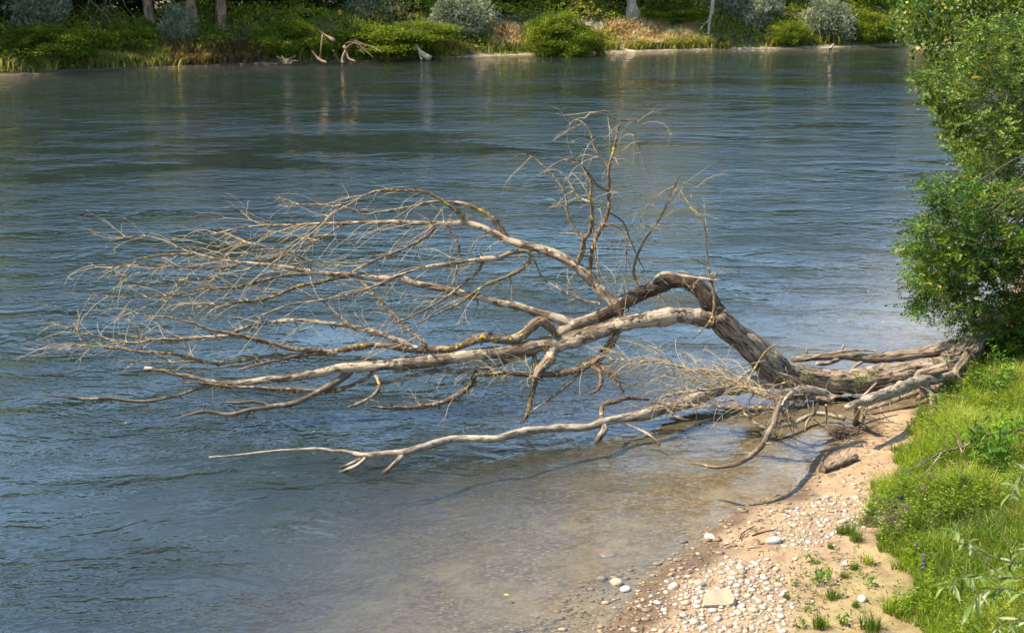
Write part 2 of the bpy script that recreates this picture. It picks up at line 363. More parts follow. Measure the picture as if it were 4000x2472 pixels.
calm = ramp(tt, dp.outputs['Fac'], [(0, (.18,) * 3), (.5, (.55,) * 3), (1, (1,) * 3)]).outputs[0]
amp = math_('MULTIPLY', ramp(tt, patch, [(.40, (.22,) * 3), (.58, (1.25,) * 3)]).outputs[0], ramp(tt, patch2, [(.36, (.4,) * 3), (.62, (1,) * 3)]).outputs[0])
hgt = math_('ADD', math_('MULTIPLY', w1, .095), math_('ADD', math_('MULTIPLY', w2, .040), math_('MULTIPLY', w3, .085)))
hgt = math_('MULTIPLY', math_('MULTIPLY', hgt, amp), calm)
bp = N(tt, 'ShaderNodeBump', Strength=1.0, Distance=1.0); tt.links.new(hgt, bp.inputs['Height'])
fr = N(tt, 'ShaderNodeFresnel', IOR=1.40); tt.links.new(bp.outputs[0], fr.inputs['Normal'])
gl = N(tt, 'ShaderNodeBsdfGlossy', Roughness=.025); gl.inputs['Color'].default_value = (1, 1, 1, 1); tt.links.new(bp.outputs[0], gl.inputs['Normal'])
trn = N(tt, 'ShaderNodeBsdfTransparent'); trn.inputs['Color'].default_value = (.86, .90, .84, 1)
df = N(tt, 'ShaderNodeBsdfDiffuse'); df.inputs['Color'].default_value = (.015, .0225, .0185, 1)
turb = math_('SUBTRACT', 1.0, math_('POWER', 2.71828, math_('MULTIPLY', dp.outputs['Fac'], -1.35)))
body = N(tt, 'ShaderNodeMixShader'); tt.links.new(turb, body.inputs[0]); tt.links.new(trn.outputs[0], body.inputs[1]); tt.links.new(df.outputs[0], body.inputs[2])
fin = N(tt, 'ShaderNodeMixShader'); tt.links.new(fr.outputs[0], fin.inputs[0]); tt.links.new(body.outputs[0], fin.inputs[1]); tt.links.new(gl.outputs[0], fin.inputs[2])
tt.links.new(fin.outputs[0], tt.nodes['Material Output'].inputs['Surface'])
WATER = obj('river_water', me, m, kind='structure')

# ---------------------------------------------------------------- far bank
def far_pts(n, t0, t1, g, x0=-75, x1=85):
    P = np.stack([g.uniform(x0, x1, n * 3), g.uniform(92, 165, n * 3)], 1); t = -sdist(P, FAR); k = (t > t0) & (t < t1); return P[k]
g = np.random.default_rng(11)
DRY = [[(1405, 70), (1480, 55), (1660, 62), (1670, 95), (1560, 112), (1500, 100), (1430, 85)], [(1190, 60), (1255, 70), (1240, 110), (1180, 112)], [(1395, 75), (1420, 80), (1440, 105), (1390, 110)]]
SHORE_GRASS = [[(200, 120), (440, 120), (440, 175), (190, 175)], [(1050, 95), (1100, 95), (1110, 140), (1040, 142)], [(1390, 108), (1480, 112), (1485, 128), (1390, 128)], [(1500, 108), (1740, 100), (1740, 122), (1515, 124)], [(60, 150), (130, 150), (130, 185), (60, 185)]]
P = far_pts(300000, .7, 14, g); zz, s_, b_, t_ = ground(P, True)
mound = (vnoise(P, .22, 51) * .65 + vnoise(P, .6, 52) * .5 + vnoise(P, 1.5, 53) * .45)
hh = .10 + 2.1 * np.clip(mound - .5, 0, 1) * sstep(.7, 2.5, t_) + .15 * sstep(.7, 2, t_)
px = to_px(np.column_stack([P, zz + .2]))
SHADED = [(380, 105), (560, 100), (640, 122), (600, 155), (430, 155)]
dry = np.zeros(len(P), bool); sg = dry.copy(); bare = dry.copy()
for q in DRY: dry |= in_poly(px, q)
for q in SHORE_GRASS: sg |= in_poly(px, q)
for q in path_px: bare |= in_poly(px, q)
keep = ~bare & ~dry & ~(sg & (t_ < 2.6)); k = np.where(keep)[0][:95000]
Pk = P[k]; z3 = zz[k] + hh[k] * g.uniform(.1, 1, len(k)) ** .45
V, F = leaves(np.column_stack([Pk, z3]), rnd_dir(len(k), g) * [1, 1, .55], g.uniform(.13, .28, len(k)), g.uniform(.10, .22, len(k)), g)
cl = vnoise(Pk, .5, 61)[:, None]; yl = sstep(.62, .8, vnoise(Pk, .33, 62))[:, None]
base = np.array([.095, .135, .013]) * (1 - cl) + np.array([.23, .26, .022]) * cl; base = base * (1 - yl) + np.array([.36, .31, .05]) * yl
Cc = np.repeat((base * (1 + g.normal(0, .3, (len(k), 1))).clip(.3, 2)).clip(.01, .5), 4, 0)
B = obj('bramble_thicket', mesh('bramble_thicket', V, F, Cc), M_leaf_far, kind='stuff')
tag(B, 'green bramble thicket covering the far river bank', 'bramble')
def far_grass(name, label, sel, n, c1, c2, h0, h1, seed):
    g = np.random.default_rng(seed); k = np.where(sel)[0]; k = k[g.integers(0, len(k), n)]; Q = P[k] + g.normal(0, .25, (n, 2)); zq = ground(Q)
    cl = vnoise(Q, .9, seed)[:, None]
    V, F = blades(np.column_stack([Q, zq]), g.uniform(h0, h1, n) * (.5 + .8 * cl[:, 0]), g.uniform(.07, .14, n), g.uniform(.3, 1.0, n), g)
    c = (np.array(c1) * (1 - cl) + np.array(c2) * cl) * (1 + g.normal(0, .22, (n, 1))).clip(.4, 1.7)
    o = obj(name, mesh(name, V, F, np.repeat(c.clip(.01, .6), 6, 0)), M_grass, kind='stuff'); tag(o, label, 'grass')
far_grass('dry_grass', 'straw coloured dry grass on the far bank beside the sandy path', dry & ~bare, 12000, (.48, .34, .15), (.62, .48, .25), .4, 1.0, 71)
far_grass('shore_grass', 'yellow green grass hanging over the far waterline', sg & (t_ < 4), 11000, (.15, .17, .035), (.33, .30, .075), .4, 1.15, 72)
far_grass('shade_toned_grass', 'grass toned dark brown for shade on the eroded far bank below the leaning trunks', in_poly(px, SHADED), 7000, (.10, .068, .03), (.20, .145, .06), .4, 1.0, 74)  # bank shade put into the blade colour of this patch
far_grass('tall_grass', 'tall green grass growing among brambles along the far bank', keep & (vnoise(P, .28, 90) > .6), 12000, (.10, .13, .025), (.24, .23, .055), .6, 1.5, 73)

def crown_mesh(name, R, n, L, Wd, c1, c2, seed, clumps=45, hang=0.0, spread=.28, shell=.55):
    g = np.random.default_rng(seed); d = rnd_dir(clumps, g); rad = g.uniform(shell, 1, clumps) ** .6
    cc = d * rad[:, None] * np.array(R); ci = g.integers(0, clumps, n); tone = g.uniform(0, 1, clumps)
    Pp = cc[ci] + g.normal(0, 1, (n, 3)) * spread * np.array(R).mean() * np.array([1, 1, .7]) * .6
    A = rnd_dir(n, g) + np.array([0, 0, -hang])
    V, F = leaves(Pp, A, g.uniform(L * .7, L * 1.3, n), g.uniform(Wd * .7, Wd * 1.3, n), g)
    tn = tone[ci][:, None]; c = (np.array(c1) * (1 - tn) + np.array(c2) * tn) * (1 + g.normal(0, .28, (n, 1))).clip(.3, 1.9)
    return mesh(name, V, F, np.repeat(c.clip(.008, .6), 4, 0))
CROWNS = [crown_mesh('crown', (4.6, 4.2, 5.6), 5200, .48, .34, (.016, .030, .006), (.045, .066, .012), 100 + i, clumps=60) for i in range(3)]  # leaf colours darkened to carry the deep shade of the wood
UNDER = [crown_mesh('foliage', (2.8, 2.4, 2.3), 2600, .34, .24, (.010, .019, .004), (.028, .045, .008), 120 + i) for i in range(3)]  # same deep shade put into the bush leaf colours
WILLOW = [crown_mesh('foliage', (1, 1, 1), 3600, .20, .045, (.12, .14, .075), (.28, .30, .18), 140 + i, clumps=26, hang=.5, spread=.36, shell=.25) for i in range(3)]
def far_trunk(base, h, r, lean, seed, bend=.5):
    g = np.random.default_rng(seed); n = 7; q = np.linspace(0, 1, n)[:, None]
    pts = base + q * np.array([lean * h, g.uniform(-.05, .05) * h, h]) + np.sin(q * 3.1) * g.normal(0, bend * .5, (1, 3)) * [1, 1, 0]
    rr = r * (1.0 - .55 * q[:, 0]); rr[0] *= 1.35
    return resample(pts, rr, .5, .1, seed)
def far_tree(base, h, r, lean, label, seed, mat=M_farwood, crown_z=None, crown=True, group='trees standing along the far bank'):
    o = empty('riverside_tree', base); tag(o, label, 'tree', group)
    pts, rr = far_trunk(np.array(base) - [0, 0, .3], h, r, lean, seed); bg = Bag(); bg.add(*[x for x in tube(pts, rr, 9, .1, seed)][:2], B=tube(pts, rr, 9, .1, seed)[2]); bg.obj('trunk', mat, o, True)
    g = np.random.default_rng(seed + 5); lb = Bag()
    for i in range(5):
        k = int(len(pts) * g.uniform(.45, .95)); d = rnd_dir(1, g)[0] * [1, 1, .3] + [0, 0, .7]; L = g.uniform(2, 4)
        q = np.stack([pts[k], pts[k] + d * L * .5, pts[k] + d * L + [0, 0, .4]]); a, b2 = resample(q, [rr[k] * .5, rr[k] * .3, .03], .5, .2, seed + i); lb.add(*tube(a, b2, 5)[:2], B=tube(a, b2, 5)[2])
    lb.obj('limbs', mat, o, True)
    if crown:
        c = obj('crown', CROWNS[seed % 3], M_leaf_far, o, loc=(lean * h * .9, 0, crown_z if crown_z else h * .82)); c.rotation_euler = (0, 0, g.uniform(0, 6.28)); k = g.uniform(.75, .95); c.scale = (k, k, k * h / 15)
    return o
TR = [(163, 46, 11, .40, -.02, 'thick pale barked tree trunk left of the bare drooping branches'), (362, 74, 13, .42, -.02, 'dark straight tree trunk left of a silvery willow bush'),
      (457, 60, 13, .46, .05, 'rust brown trunk leaning right beside a silvery willow bush'), (528, 62, 13, .50, .07, 'broad rust brown trunk leaning right with a broken side limb'),
      (588, 34, 12, .40, .05, 'leaning trunk at the wood edge just right of the broad rust one'), (612, 30, 12, .3, .0, 'slim reddish trunk at the wood edge in deep shade'),
      (712, 32, 12, .45, .02, 'stout mossy trunk in shade behind the tall bramble bank'), (760, 28, 12, .28, .04, 'thin bare trunk leaning right behind bright green grass'),
      (1513, 50, 15, .55, .005, 'single straight pale grey trunk standing above the dry grass slope')]
for i, (x, y, h, r, ln, lab) in enumerate(TR):
    far_tree(hit(x, y), h - (1 if x < 500 else 3), r, ln, lab, 200 + i, M_farpale if i in (0, 8) else M_farwood)
# wood behind the bank: rows of whole trees closing the view
g = np.random.default_rng(31); WOOD = []; xs = np.arange(-78, 92, 6.2)
for row, (t0, hh_) in enumerate(((13, 14), (21, 16.5))):
    for j, x in enumerate(xs + (row % 2) * 3.1):
        x = x + g.uniform(-1.5, 1.5); y = np.interp(x, FAR[:, 0], FAR[:, 1]) + (t0 + g.uniform(-2, 2)) * 1.08
        WOOD.append((x, y, hh_ + g.uniform(-1.6, 1.6) + 5.5 * float(np.clip(-x / 35, 0, 1))))
for i, (x, y, h) in enumerate(WOOD):
    b0 = np.array([x, y, float(ground([[x, y]])[0])]); r = .25 + .15 * random.random()
    o = empty('woodland_tree', b0); tag(o, 'tall dark leafy tree in the shaded wood behind the far bank', 'tree', 'trees of the far wood')
    pts, rr = far_trunk(b0 - [0, 0, .3], h, r, g.uniform(-.05, .05), 300 + i); bg = Bag(); v_, f_, bk = tube(pts, rr, 6); bg.add(v_, f_, B=bk); bg.obj('trunk', M_farwood, o, True)
    for k, zc in enumerate((.36, .72)):
        c = obj('crown', CROWNS[(i + k) % 3], M_leaf_far, o, loc=(g.uniform(-.8, .8), g.uniform(-.5, .8), h * zc + .8)); c.rotation_euler = (0, 0, g.uniform(0, 6.28)); c.scale = (1.0, 1.0, h / 15 * (.95 - .12 * k))
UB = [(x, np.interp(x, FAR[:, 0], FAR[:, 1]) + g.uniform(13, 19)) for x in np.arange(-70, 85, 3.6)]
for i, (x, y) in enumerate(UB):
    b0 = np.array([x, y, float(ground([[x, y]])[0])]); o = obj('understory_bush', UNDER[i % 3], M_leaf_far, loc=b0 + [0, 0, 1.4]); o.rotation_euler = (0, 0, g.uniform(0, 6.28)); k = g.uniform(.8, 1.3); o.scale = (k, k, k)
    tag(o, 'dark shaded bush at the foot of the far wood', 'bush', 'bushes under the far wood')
def bush(name, label, cx, cy, rx, ry, Yoff, me_, cat='bush', mat=M_leaf_far, stem=True, group=None):
    b0 = hit(cx, cy + ry * .9); Y = b0[1] + Yoff; c = at_y(cx * D2O, cy * D2O, Y); k = np.linalg.norm(c - [0, 0, CAMZ]) / 3398.6
    o = empty(name, (c[0], Y, float(ground([[c[0], Y]])[0]))); tag(o, label, cat, group)
    f = obj('foliage', me_, mat, o, loc=(0, 0, c[2] - o.location.z)); f.scale = (rx * k * .85, rx * k * .8, ry * k * .85)
    f.rotation_euler = (0, 0, random.random() * 6)
    for q in range(3):
        e = obj('foliage', me_, mat, o, loc=(random.uniform(-.8, .8) * rx * k, random.uniform(-.3, .5) * rx * k, c[2] - o.location.z + random.uniform(-.45, .5) * ry * k)); kk = random.uniform(.42, .68); e.scale = (rx * k * kk, rx * k * kk, ry * k * kk * 1.1); e.rotation_euler = (random.uniform(-.4, .4), random.uniform(-.4, .4), random.random() * 6)
    if stem:
        bg = Bag(); gg = np.random.default_rng(int(cx))
        for i in range(4):
            e = c + rnd_dir(1, gg)[0] * np.array([rx, rx, ry]) * k * .6; q = np.stack([np.array(o.location) - [0, 0, .2], (np.array(o.location) + e) / 2 + gg.normal(0, .15, 3), e]); a, r2 = resample(q, [.09, .06, .02], .4, .2, i); v_, f_, bk = tube(a, r2, 5); bg.add(v_, f_, B=bk)
        bg.obj('stems', M_farwood, o, True)
    return o
bush('willow_bush', 'silvery willow bush at the top left corner of the far bank', 75, 30, 75, 55, .5, WILLOW[0], 'willow')
bush('willow_bush', 'small silvery willow between two leaning brown trunks and the dark straight trunk', 422, 68, 42, 58, 1, WILLOW[1], 'willow')
bush('willow_bush', 'silvery willow overhanging the middle of the green bramble bank', 905, 18, 75, 40, 1.5, WILLOW[2], 'willow')
bush('willow_bush', 'large pale willow drooping beside deep shade, left of the round bramble mound', 1110, 40, 72, 58, .5, WILLOW[0], 'willow')
bush('willow_bush', 'tall olive willow hanging over the bare eroded slope, left of the round willow', 1805, 20, 55, 65, 1.5, WILLOW[1], 'willow')
bush('willow_bush', 'round pale willow standing right at the far waterline', 1983, 52, 58, 54, .6, WILLOW[2], 'willow')
bush('willow_bush', 'dark leaning willow behind the broken grey snag', 1735, 12, 55, 55, 2.5, WILLOW[0], 'willow', M_leaf_far)
MND = [crown_mesh('foliage', (1, 1, 1), 13000, .052, .045, (.05, .09, .009), (.20, .235, .020), 160 + i, clumps=60, spread=.26, shell=.5) for i in range(2)]
bush('bramble_mound', 'big rounded glossy bramble mound left of the sandy path', 1335, 88, 92, 50, .8, MND[0], 'bramble', stem=False)
bush('bramble_mound', 'long green bramble mound behind the driftwood snags', 905, 95, 150, 42, 1.2, MND[1], 'bramble', stem=False)
bush('bramble_mound', 'bramble mound with yellowing leaves at the far left bank', 120, 105, 120, 46, 1.0, MND[0], 'bramble', stem=False)
bush('bramble_mound', 'green bramble mound below the drooping bare branches', 290, 92, 95, 40, 1.4, MND[1], 'bramble', stem=False)
bush('bramble_mound', 'shaded bramble mound above the eroded bank between the leaning trunks and snags', 680, 95, 90, 52, 1.2, MND[0], 'bramble', stem=False)
bush('bramble_mound', 'dim bramble mound right of the round waterline willow', 2090, 72, 70, 38, 1.0, MND[1], 'bramble', stem=False)
bush('bramble_mound', 'sunlit green bramble behind the straight grey trunk', 1600, 38, 90, 26, 1.5, MND[1], 'bramble', stem=False)
bush('bramble_mound', 'shaded bramble mound left of the round waterline willow', 1890, 82, 50, 34, .8, MND[0], 'bramble', stem=False)

def zo(tagname):
    return {'A': (0, 1000, 1000 / 1512), 'B': (300, 650, 1000 / 1512), 'C': (1000, 600, 1000 / 1512), 'E': (1800, 400, 1100 / 1512), 'F': (2300, 900, 1000 / 1512), 'H': (3000, 1100, 1000 / 1512), 'W': (1300, 1500, 1000 / 1556),
            'K': (0, 0, 1000 / 2447), 'L': (1000, 0, 1000 / 2447), 'M': (2000, 0, 1000 / 2447), 'Q': (3000, 0, 1000 / 2447), 'O': (0, 0, 1.0)}[tagname]
def px_of(tagname, pts):
    ox, oy, s = zo(tagname); a = np.array(pts, float); return np.column_stack([a[:, 0] * s + ox, a[:, 1] * s + oy]), s
def far_wood(tagname, pts, w0, w1, Y, dY=0.0, sides=7):
    q, s = px_of(tagname, pts); n = len(q)
    W3 = np.array([at_y(u, v, Y + dY * i / (n - 1)) for i, (u, v) in enumerate(q)])
    R = np.linspace(w0, w1, n) * s * .5 / FO * np.linalg.norm(W3 - [0, 0, CAMZ], axis=1)
    a, r = resample(W3, R, .25, .15, int(q[0, 0])); return tube(a, r, sides, .1)
def far_thing(name, label, cat, basepx, parts, mat, dy=-1.9):
    b0 = hit(*basepx); o = empty(name, b0); tag(o, label, cat)
    for pn, lst in parts:
        bg = Bag()
        for tg, pts, w0, w1, dY in lst: v_, f_, bk = far_wood(tg, pts, w0, w1, b0[1] + dy, dY); bg.add(v_, f_, B=bk)
        bg.obj(pn, mat, o, True)
    return o
far_thing('driftwood_snag', 'upright driftwood post with a slanting crosspiece at the far waterline', 'driftwood', (400, 151) if 0 else (388 + 0, 0) if 0 else (768, 149), [('post', [('L', [(612, 570), (625, 440), (640, 325)], 20, 16, .3)]), ('crosspiece', [('L', [(570, 262), (640, 325), (700, 360), (752, 395)], 8, 32, -.8)]), ('foot', [('L', [(528, 478), (600, 568), (675, 602)], 22, 24, -1)])], M_farwood)
far_thing('driftwood_snag', 'forked driftwood stump with stilt-like roots standing in the far shallows', 'driftwood', (818, 147), [('stump', [('L', [(828, 602), (842, 520), (868, 485), (840, 440)], 30, 36, .2)]), ('root', [('L', [(868, 485), (885, 560), (955, 592)], 30, 22, -.8)]), ('root', [('L', [(738, 485), (770, 550), (800, 592)], 18, 22, .5)]),
    ('branch', [('L', [(850, 470), (950, 410), (1050, 490), (1125, 552)], 16, 6, -1), ('L', [(950, 410), (1100, 445), (1205, 505)], 9, 3, -1.4), ('L', [(960, 420), (1010, 500), (1040, 520)], 6, 2, -1), ('L', [(850, 420), (960, 395), (1060, 440), (1170, 450)], 8, 2, -.4), ('L', [(840, 430), (920, 380), (1000, 420), (1010, 480)], 6, 2, .4)])], M_farwood)
far_thing('stranded_log', 'pale broken log leaning out of the far waterline with its reflection', 'log', (1008, 139), [('log', [('L', [(1522, 435), (1560, 490), (1600, 530), (1655, 572)], 26, 60, -.3)]), ('stub', [('L', [(1555, 470), (1575, 540), (1590, 578)], 26, 40, -.2)])], M_farpale)
far_thing('dead_branch', 'broken grey snag with a hanging side limb above the bare slope', 'dead tree', (1693, 80), [('stem', [('M', [(1878, 330), (1888, 220), (1912, 90), (1925, -60)], 20, 34, .5)]), ('limb', [('M', [(1892, 180), (1842, 230), (1800, 282)], 14, 5, -1)]), ('limb', [('M', [(1890, 200), (1850, 225), (1785, 222)], 8, 3, -.5)])], M_farpale)
far_thing('dead_branch', 'grey forked dead branch lying on the far bank near the overhanging leaves', 'branch', (2082, 96), [('stem', [('Q', [(938, 386), (1008, 335), (1040, 300), (1075, 285)], 16, 7, .6)]), ('fork', [('Q', [(1025, 320), (1042, 268), (1100, 245)], 10, 5, 1)])], M_farpale)
far_thing('mooring_stump', 'small pale stump at the waterline under the round willow', 'stump', (1991, 115), [('stump', [('Q', [(596, 470), (612, 446), (628, 425)], 30, 20, .4)])], M_farpale)
far_thing('bare_branches', 'bleached leafless branches drooping over the far left brambles', 'branches', (163, 46), [('branch', [('K', p_, w_, 3, -2.5)]) for p_, w_ in (
    ([(690, 100), (745, 60), (800, 100), (860, 170), (900, 250), (905, 380)], 12), ([(840, -60), (860, 0), (940, 80), (1000, 140), (1050, 190), (1090, 290), (1100, 340)], 13), ([(1025, -30), (990, 90), (970, 200), (985, 290)], 10),
    ([(1170, -10), (1210, 80), (1280, 160), (1300, 220)], 9), ([(1040, 20), (1090, 90), (1150, 180), (1190, 260)], 8), ([(940, 80), (900, 160), (870, 270)], 7), ([(1000, 130), (1100, 160), (1180, 190), (1250, 280)], 7), ([(850, 0), (830, 130)], 12), ([(1000, 140), (1010, 220), (1040, 320)], 6), ([(960, 120), (1060, 80), (1170, 60)], 6))], M_dead)
gg = np.random.default_rng(5); tw = []
for i in range(16):
    x = gg.uniform(245, 330); tw.append(('L', [(x, 612), (x + gg.uniform(-40, 40), 580), (x + gg.uniform(-90, 110), gg.uniform(535, 590))], 4, 2, gg.uniform(-1, .5)))
far_thing('driftwood_pile', 'heap of thin bleached sticks at the far waterline left of the snags', 'driftwood', (690, 152), [('sticks', tw)], M_farpale)

# ---------------------------------------------------------------- fallen tree: skeleton in metres from traced joints, each limb with its own depth
BR = {}
def join_px(lst):                                # [(zoom tag, [(x, y, width), ...]), ...] -> photo pixels + widths
    P = []; Wd = []
    for tg, pts in lst:
        q, s = px_of(tg, [(a[0], a[1]) for a in pts]); P += list(q); Wd += [a[2] * s for a in pts]
    return np.array(P), np.array(Wd)
def spine(key, lst, Y=None, z=None, par=None, dY=0.0, bow=0.0):
    P, Wd = join_px(lst); n = len(P)
    ln = np.concatenate([[0], np.cumsum(np.hypot(*np.diff(P, axis=0).T))]); f = ln / ln[-1]
    y0 = None
    if par is not None:
        pp = BR[par]['px']; d = np.hypot(*(pp - P[0]).T); i = np.argmin(d); y0 = BR[par]['W'][i, 1]
    if z is not None:
        zz = np.interp(f, np.linspace(0, 1, len(z)), z); W3 = np.array([at_z(u, v, q) for (u, v), q in zip(P, zz)])
        if y0 is not None:                       # ease from the parent's depth
            k = np.clip(1 - f / .25, 0, 1)
            W3 = np.array([at_y(u, v, w[1] * (1 - kk) + y0 * kk) for (u, v), w, kk in zip(P, W3, k)])
    else:
        if Y is None: Y = [y0, y0 + dY]
        YY = np.interp(f, np.linspace(0, 1, len(Y)), Y) + bow * np.sin(f * np.pi)
        W3 = np.array([at_y(u, v, q) for (u, v), q in zip(P, YY)])
    R = Wd * .5 / FO * np.linalg.norm(W3 - [0, 0, CAMZ], axis=1)
    BR[key] = {'px': P, 'W': W3, 'R': R}
    W2, R2 = resample(W3, R, .12, 0); BR[key]['W'] = W2; BR[key]['px'] = to_px(W2) * D2O; BR[key]['R'] = R2
    return key
def finish(key, name, mat, parent, sides, wob=.25, rough=.1, seed=None):
    b = BR[key]; seed = seed if seed is not None else 0
    g = np.random.default_rng(len(key) * 131 + int(b['px'][0, 0]))
    w = g.normal(0, 1, b['W'].shape)
    for _ in range(2): w[1:-1] = (w[:-2] + w[1:-1] + w[2:]) / 3
    w[0] = w[-1] = 0
    Wp = b['W'] + w * wob * b['R'][:, None]; r = b['R'] * (1 + .07 * g.normal(0, 1, len(b['R'])).clip(-2, 2))
    v_, f_, bk = tube(Wp, r, sides, rough, int(b['px'][0, 0])); bg = Bag(); bg.add(v_, f_, B=bk)
    return bg.obj(name, mat, parent, True)
def twigs(keys, n, L0, L1, bias, droop, seed, parent, r0=.0085, mat=M_twig, t0=.15, name='twigs', spread=.9):
    g = np.random.default_rng(seed); bg = Bag()
    wts = np.array([len(BR[k]['W']) for k in keys], float); wts /= wts.sum()
    for i in range(n):
        b = BR[keys[g.choice(len(keys), p=wts)]]; m_ = len(b['W']); j = int(g.uniform(t0, 1) * (m_ - 1)); p = b['W'][j]
        tg = b['W'][min(j + 1, m_ - 1)] - b['W'][max(j - 1, 0)]; tg = tg / (np.linalg.norm(tg) + 1e-9)
        def shoot(p, d, L, r, depth):
            d = d / np.linalg.norm(d); k = 7; st = L / k; pts = [p]; c = g.normal(0, .16, 3)
            for q in range(k):
                d = d + c * .5 + g.normal(0, .10, 3) + np.array([0, 0, -droop]) * (q / k) * g.uniform(.4, 1.2); d = d / np.linalg.norm(d); p = p + d * st; pts.append(p)
            if min(q_[2] for q_ in pts) < .03: return
            rr = np.linspace(r, r * .35, k + 1); v_, f_, bk = tube(np.array(pts), rr, 4); bg.add(v_, f_, B=bk)
            if depth > 0:
                for _ in range(g.integers(1, 4)):
                    q = g.integers(1, k); shoot(pts[q], (pts[q] - pts[q - 1]) / st + g.normal(0, .6, 3), L * g.uniform(.25, .55), r * .6, depth - 1)
        d = tg * .7 + rnd_dir(1, g)[0] * spread + np.array(bias)
        shoot(p, d, g.uniform(L0, L1), r0 * g.uniform(.7, 1.25), 1)
    return bg.obj(name, mat, parent, True, kind='stuff')

FT = empty('fallen_tree', at_z(3640, 1500, .15)); tag(FT, 'large uprooted dead tree lying from the sandy bank out over the river', 'tree')
spine('trunk', [('H', [(1330, 225, 150), (1260, 290, 140), (1180, 400, 125), (1080, 495, 150), (900, 535, 135), (700, 570, 150), (400, 585, 145), (100, 545, 150)]), ('F', [(1080, 800, 185), (960, 690, 150), (850, 600, 128), (760, 510, 122)])],
      Y=[32.0, 30.9, 30.5, 30.4, 30.2, 30.0])
TRK = finish('trunk', 'trunk', M_trunk, FT, 40, .06, .09)
spine('arch', [('F', [(800, 560, 112), (730, 450, 118), (690, 380, 108), (640, 335, 98), (570, 300, 86), (480, 303, 80), (400, 340, 76), (300, 375, 84), (200, 430, 80)]), ('E', [(830, 1105, 72), (740, 1150, 60)])], par='trunk', dY=-.3, bow=.5)
ARC = finish('arch', 'limb', M_arch, FT, 20, .06, .09)
spine('arch2', [('E', [(800, 1120, 62), (740, 1150, 60), (640, 1185, 57), (560, 1215, 54), (470, 1280, 48), (400, 1330, 44), (300, 1370, 38), (200, 1400, 34), (100, 1430, 30)]), ('C', [(1210, 1290, 27), (1100, 1280, 24), (960, 1305, 22), (820, 1345, 18), (690, 1360, 14), (590, 1366, 8)])], par='arch', dY=-1.2)
ARC2 = finish('arch2', 'limb', M_limb, FT, 14, .16, .12)
spine('main', [('F', [(720, 530, 100), (600, 510, 106), (480, 505, 100), (330, 530, 95), (200, 550, 86), (60, 600, 90)]), ('E', [(620, 1270, 92), (500, 1300, 84), (440, 1300, 80)]), ('C', [(1512, 1165, 76), (1400, 1175, 75), (1260, 1195, 72), (1100, 1215, 70), (950, 1235, 66), (800, 1245, 64), (650, 1260, 58), (560, 1265, 54), (480, 1270, 48), (370, 1295, 46), (200, 1325, 42), (60, 1335, 38)]), ('B', [(1000, 1275, 38), (880, 1285, 36), (780, 1275, 34), (720, 1250, 31), (620, 1235, 27), (520, 1210, 23), (400, 1190, 20)])], par='trunk', dY=-1.9)
MAIN = finish('main', 'limb', M_limb, FT, 18, .09, .10)
spine('upper', [('E', [(825, 1085, 60), (750, 1010, 58), (690, 940, 57), (620, 880, 54), (520, 820, 52), (400, 780, 50), (320, 765, 45), (250, 740, 40), (150, 685, 36), (60, 655, 34)]), ('C', [(1210, 408, 31), (1100, 410, 29), (950, 410, 27), (800, 405, 25), (680, 405, 22), (500, 412, 19), (350, 415, 17), (200, 422, 15), (0, 430, 12)]), ('B', [(930, 370, 9), (830, 395, 7), (790, 398, 4)])], par='arch', dY=1.6)
UPP = finish('upper', 'limb', M_limb, FT, 14, .14, .10)
spine('mid', [('E', [(605, 1190, 52), (520, 1160, 46), (400, 1125, 42), (280, 1090, 40), (160, 1060, 39), (60, 1040, 39)]), ('C', [(1250, 835, 42), (1120, 800, 40), (1000, 780, 38), (900, 755, 36), (830, 735, 34), (700, 735, 32), (560, 715, 29), (440, 710, 27), (320, 695, 25), (230, 680, 22), (100, 660, 19), (0, 650, 17)]), ('B', [(950, 565, 15), (850, 550, 14), (700, 515, 12), (600, 480, 10), (480, 425, 8), (330, 415, 6), (190, 440, 3)])], par='arch2', dY=.9)
MID = finish('mid', 'limb', M_limb, FT, 12, .16, .12)
spine('left', [('E', [(510, 1245, 42), (440, 1180, 50), (400, 1190, 54), (340, 1240, 50), (260, 1270, 48), (150, 1262, 46), (60, 1275, 44)]), ('C', [(1380, 1075, 44), (1300, 1100, 42), (1200, 1140, 40), (1060, 1160, 40), (900, 1155, 38), (750, 1130, 36), (600, 1145, 34), (450, 1170, 32), (330, 1160, 30), (200, 1150, 28), (100, 1120, 26), (0, 1095, 24)]), ('B', [(950, 995, 20), (850, 975, 17), (780, 965, 15), (700, 930, 13), (620, 910, 11), (520, 885, 10), (400, 880, 8), (260, 838, 4)])], par='main', dY=-.9)
LEF = finish('left', 'limb', M_branch, FT, 12, .24, .16)
spine('pale', [('F', [(1160, 880, 88), (1000, 900, 85), (880, 920, 82), (760, 940, 80), (620, 1000, 77), (480, 1040, 70), (340, 1085, 64), (200, 1105, 55), (60, 1140, 50)]), ('W', [(1556, 262, 48), (1450, 262, 47), (1340, 265, 46), (1200, 285, 46), (1070, 310, 47), (980, 335, 46), (850, 330, 45), (720, 335, 45), (640, 355, 45), (530, 385, 42), (440, 410, 40), (330, 420, 37), (210, 435, 32), (150, 425, 22), (60, 405, 18)]), ('O', [(1300, 1760, 11), (1242, 1752, 11), (1062, 1762, 9), (915, 1778, 8), (817, 1785, 8)])], z=[.62, .42, .26, .26, .24, .26, .3, .34], par='trunk')
PAL = finish('pale', 'limb', M_silt, FT, 16, .12, .09)
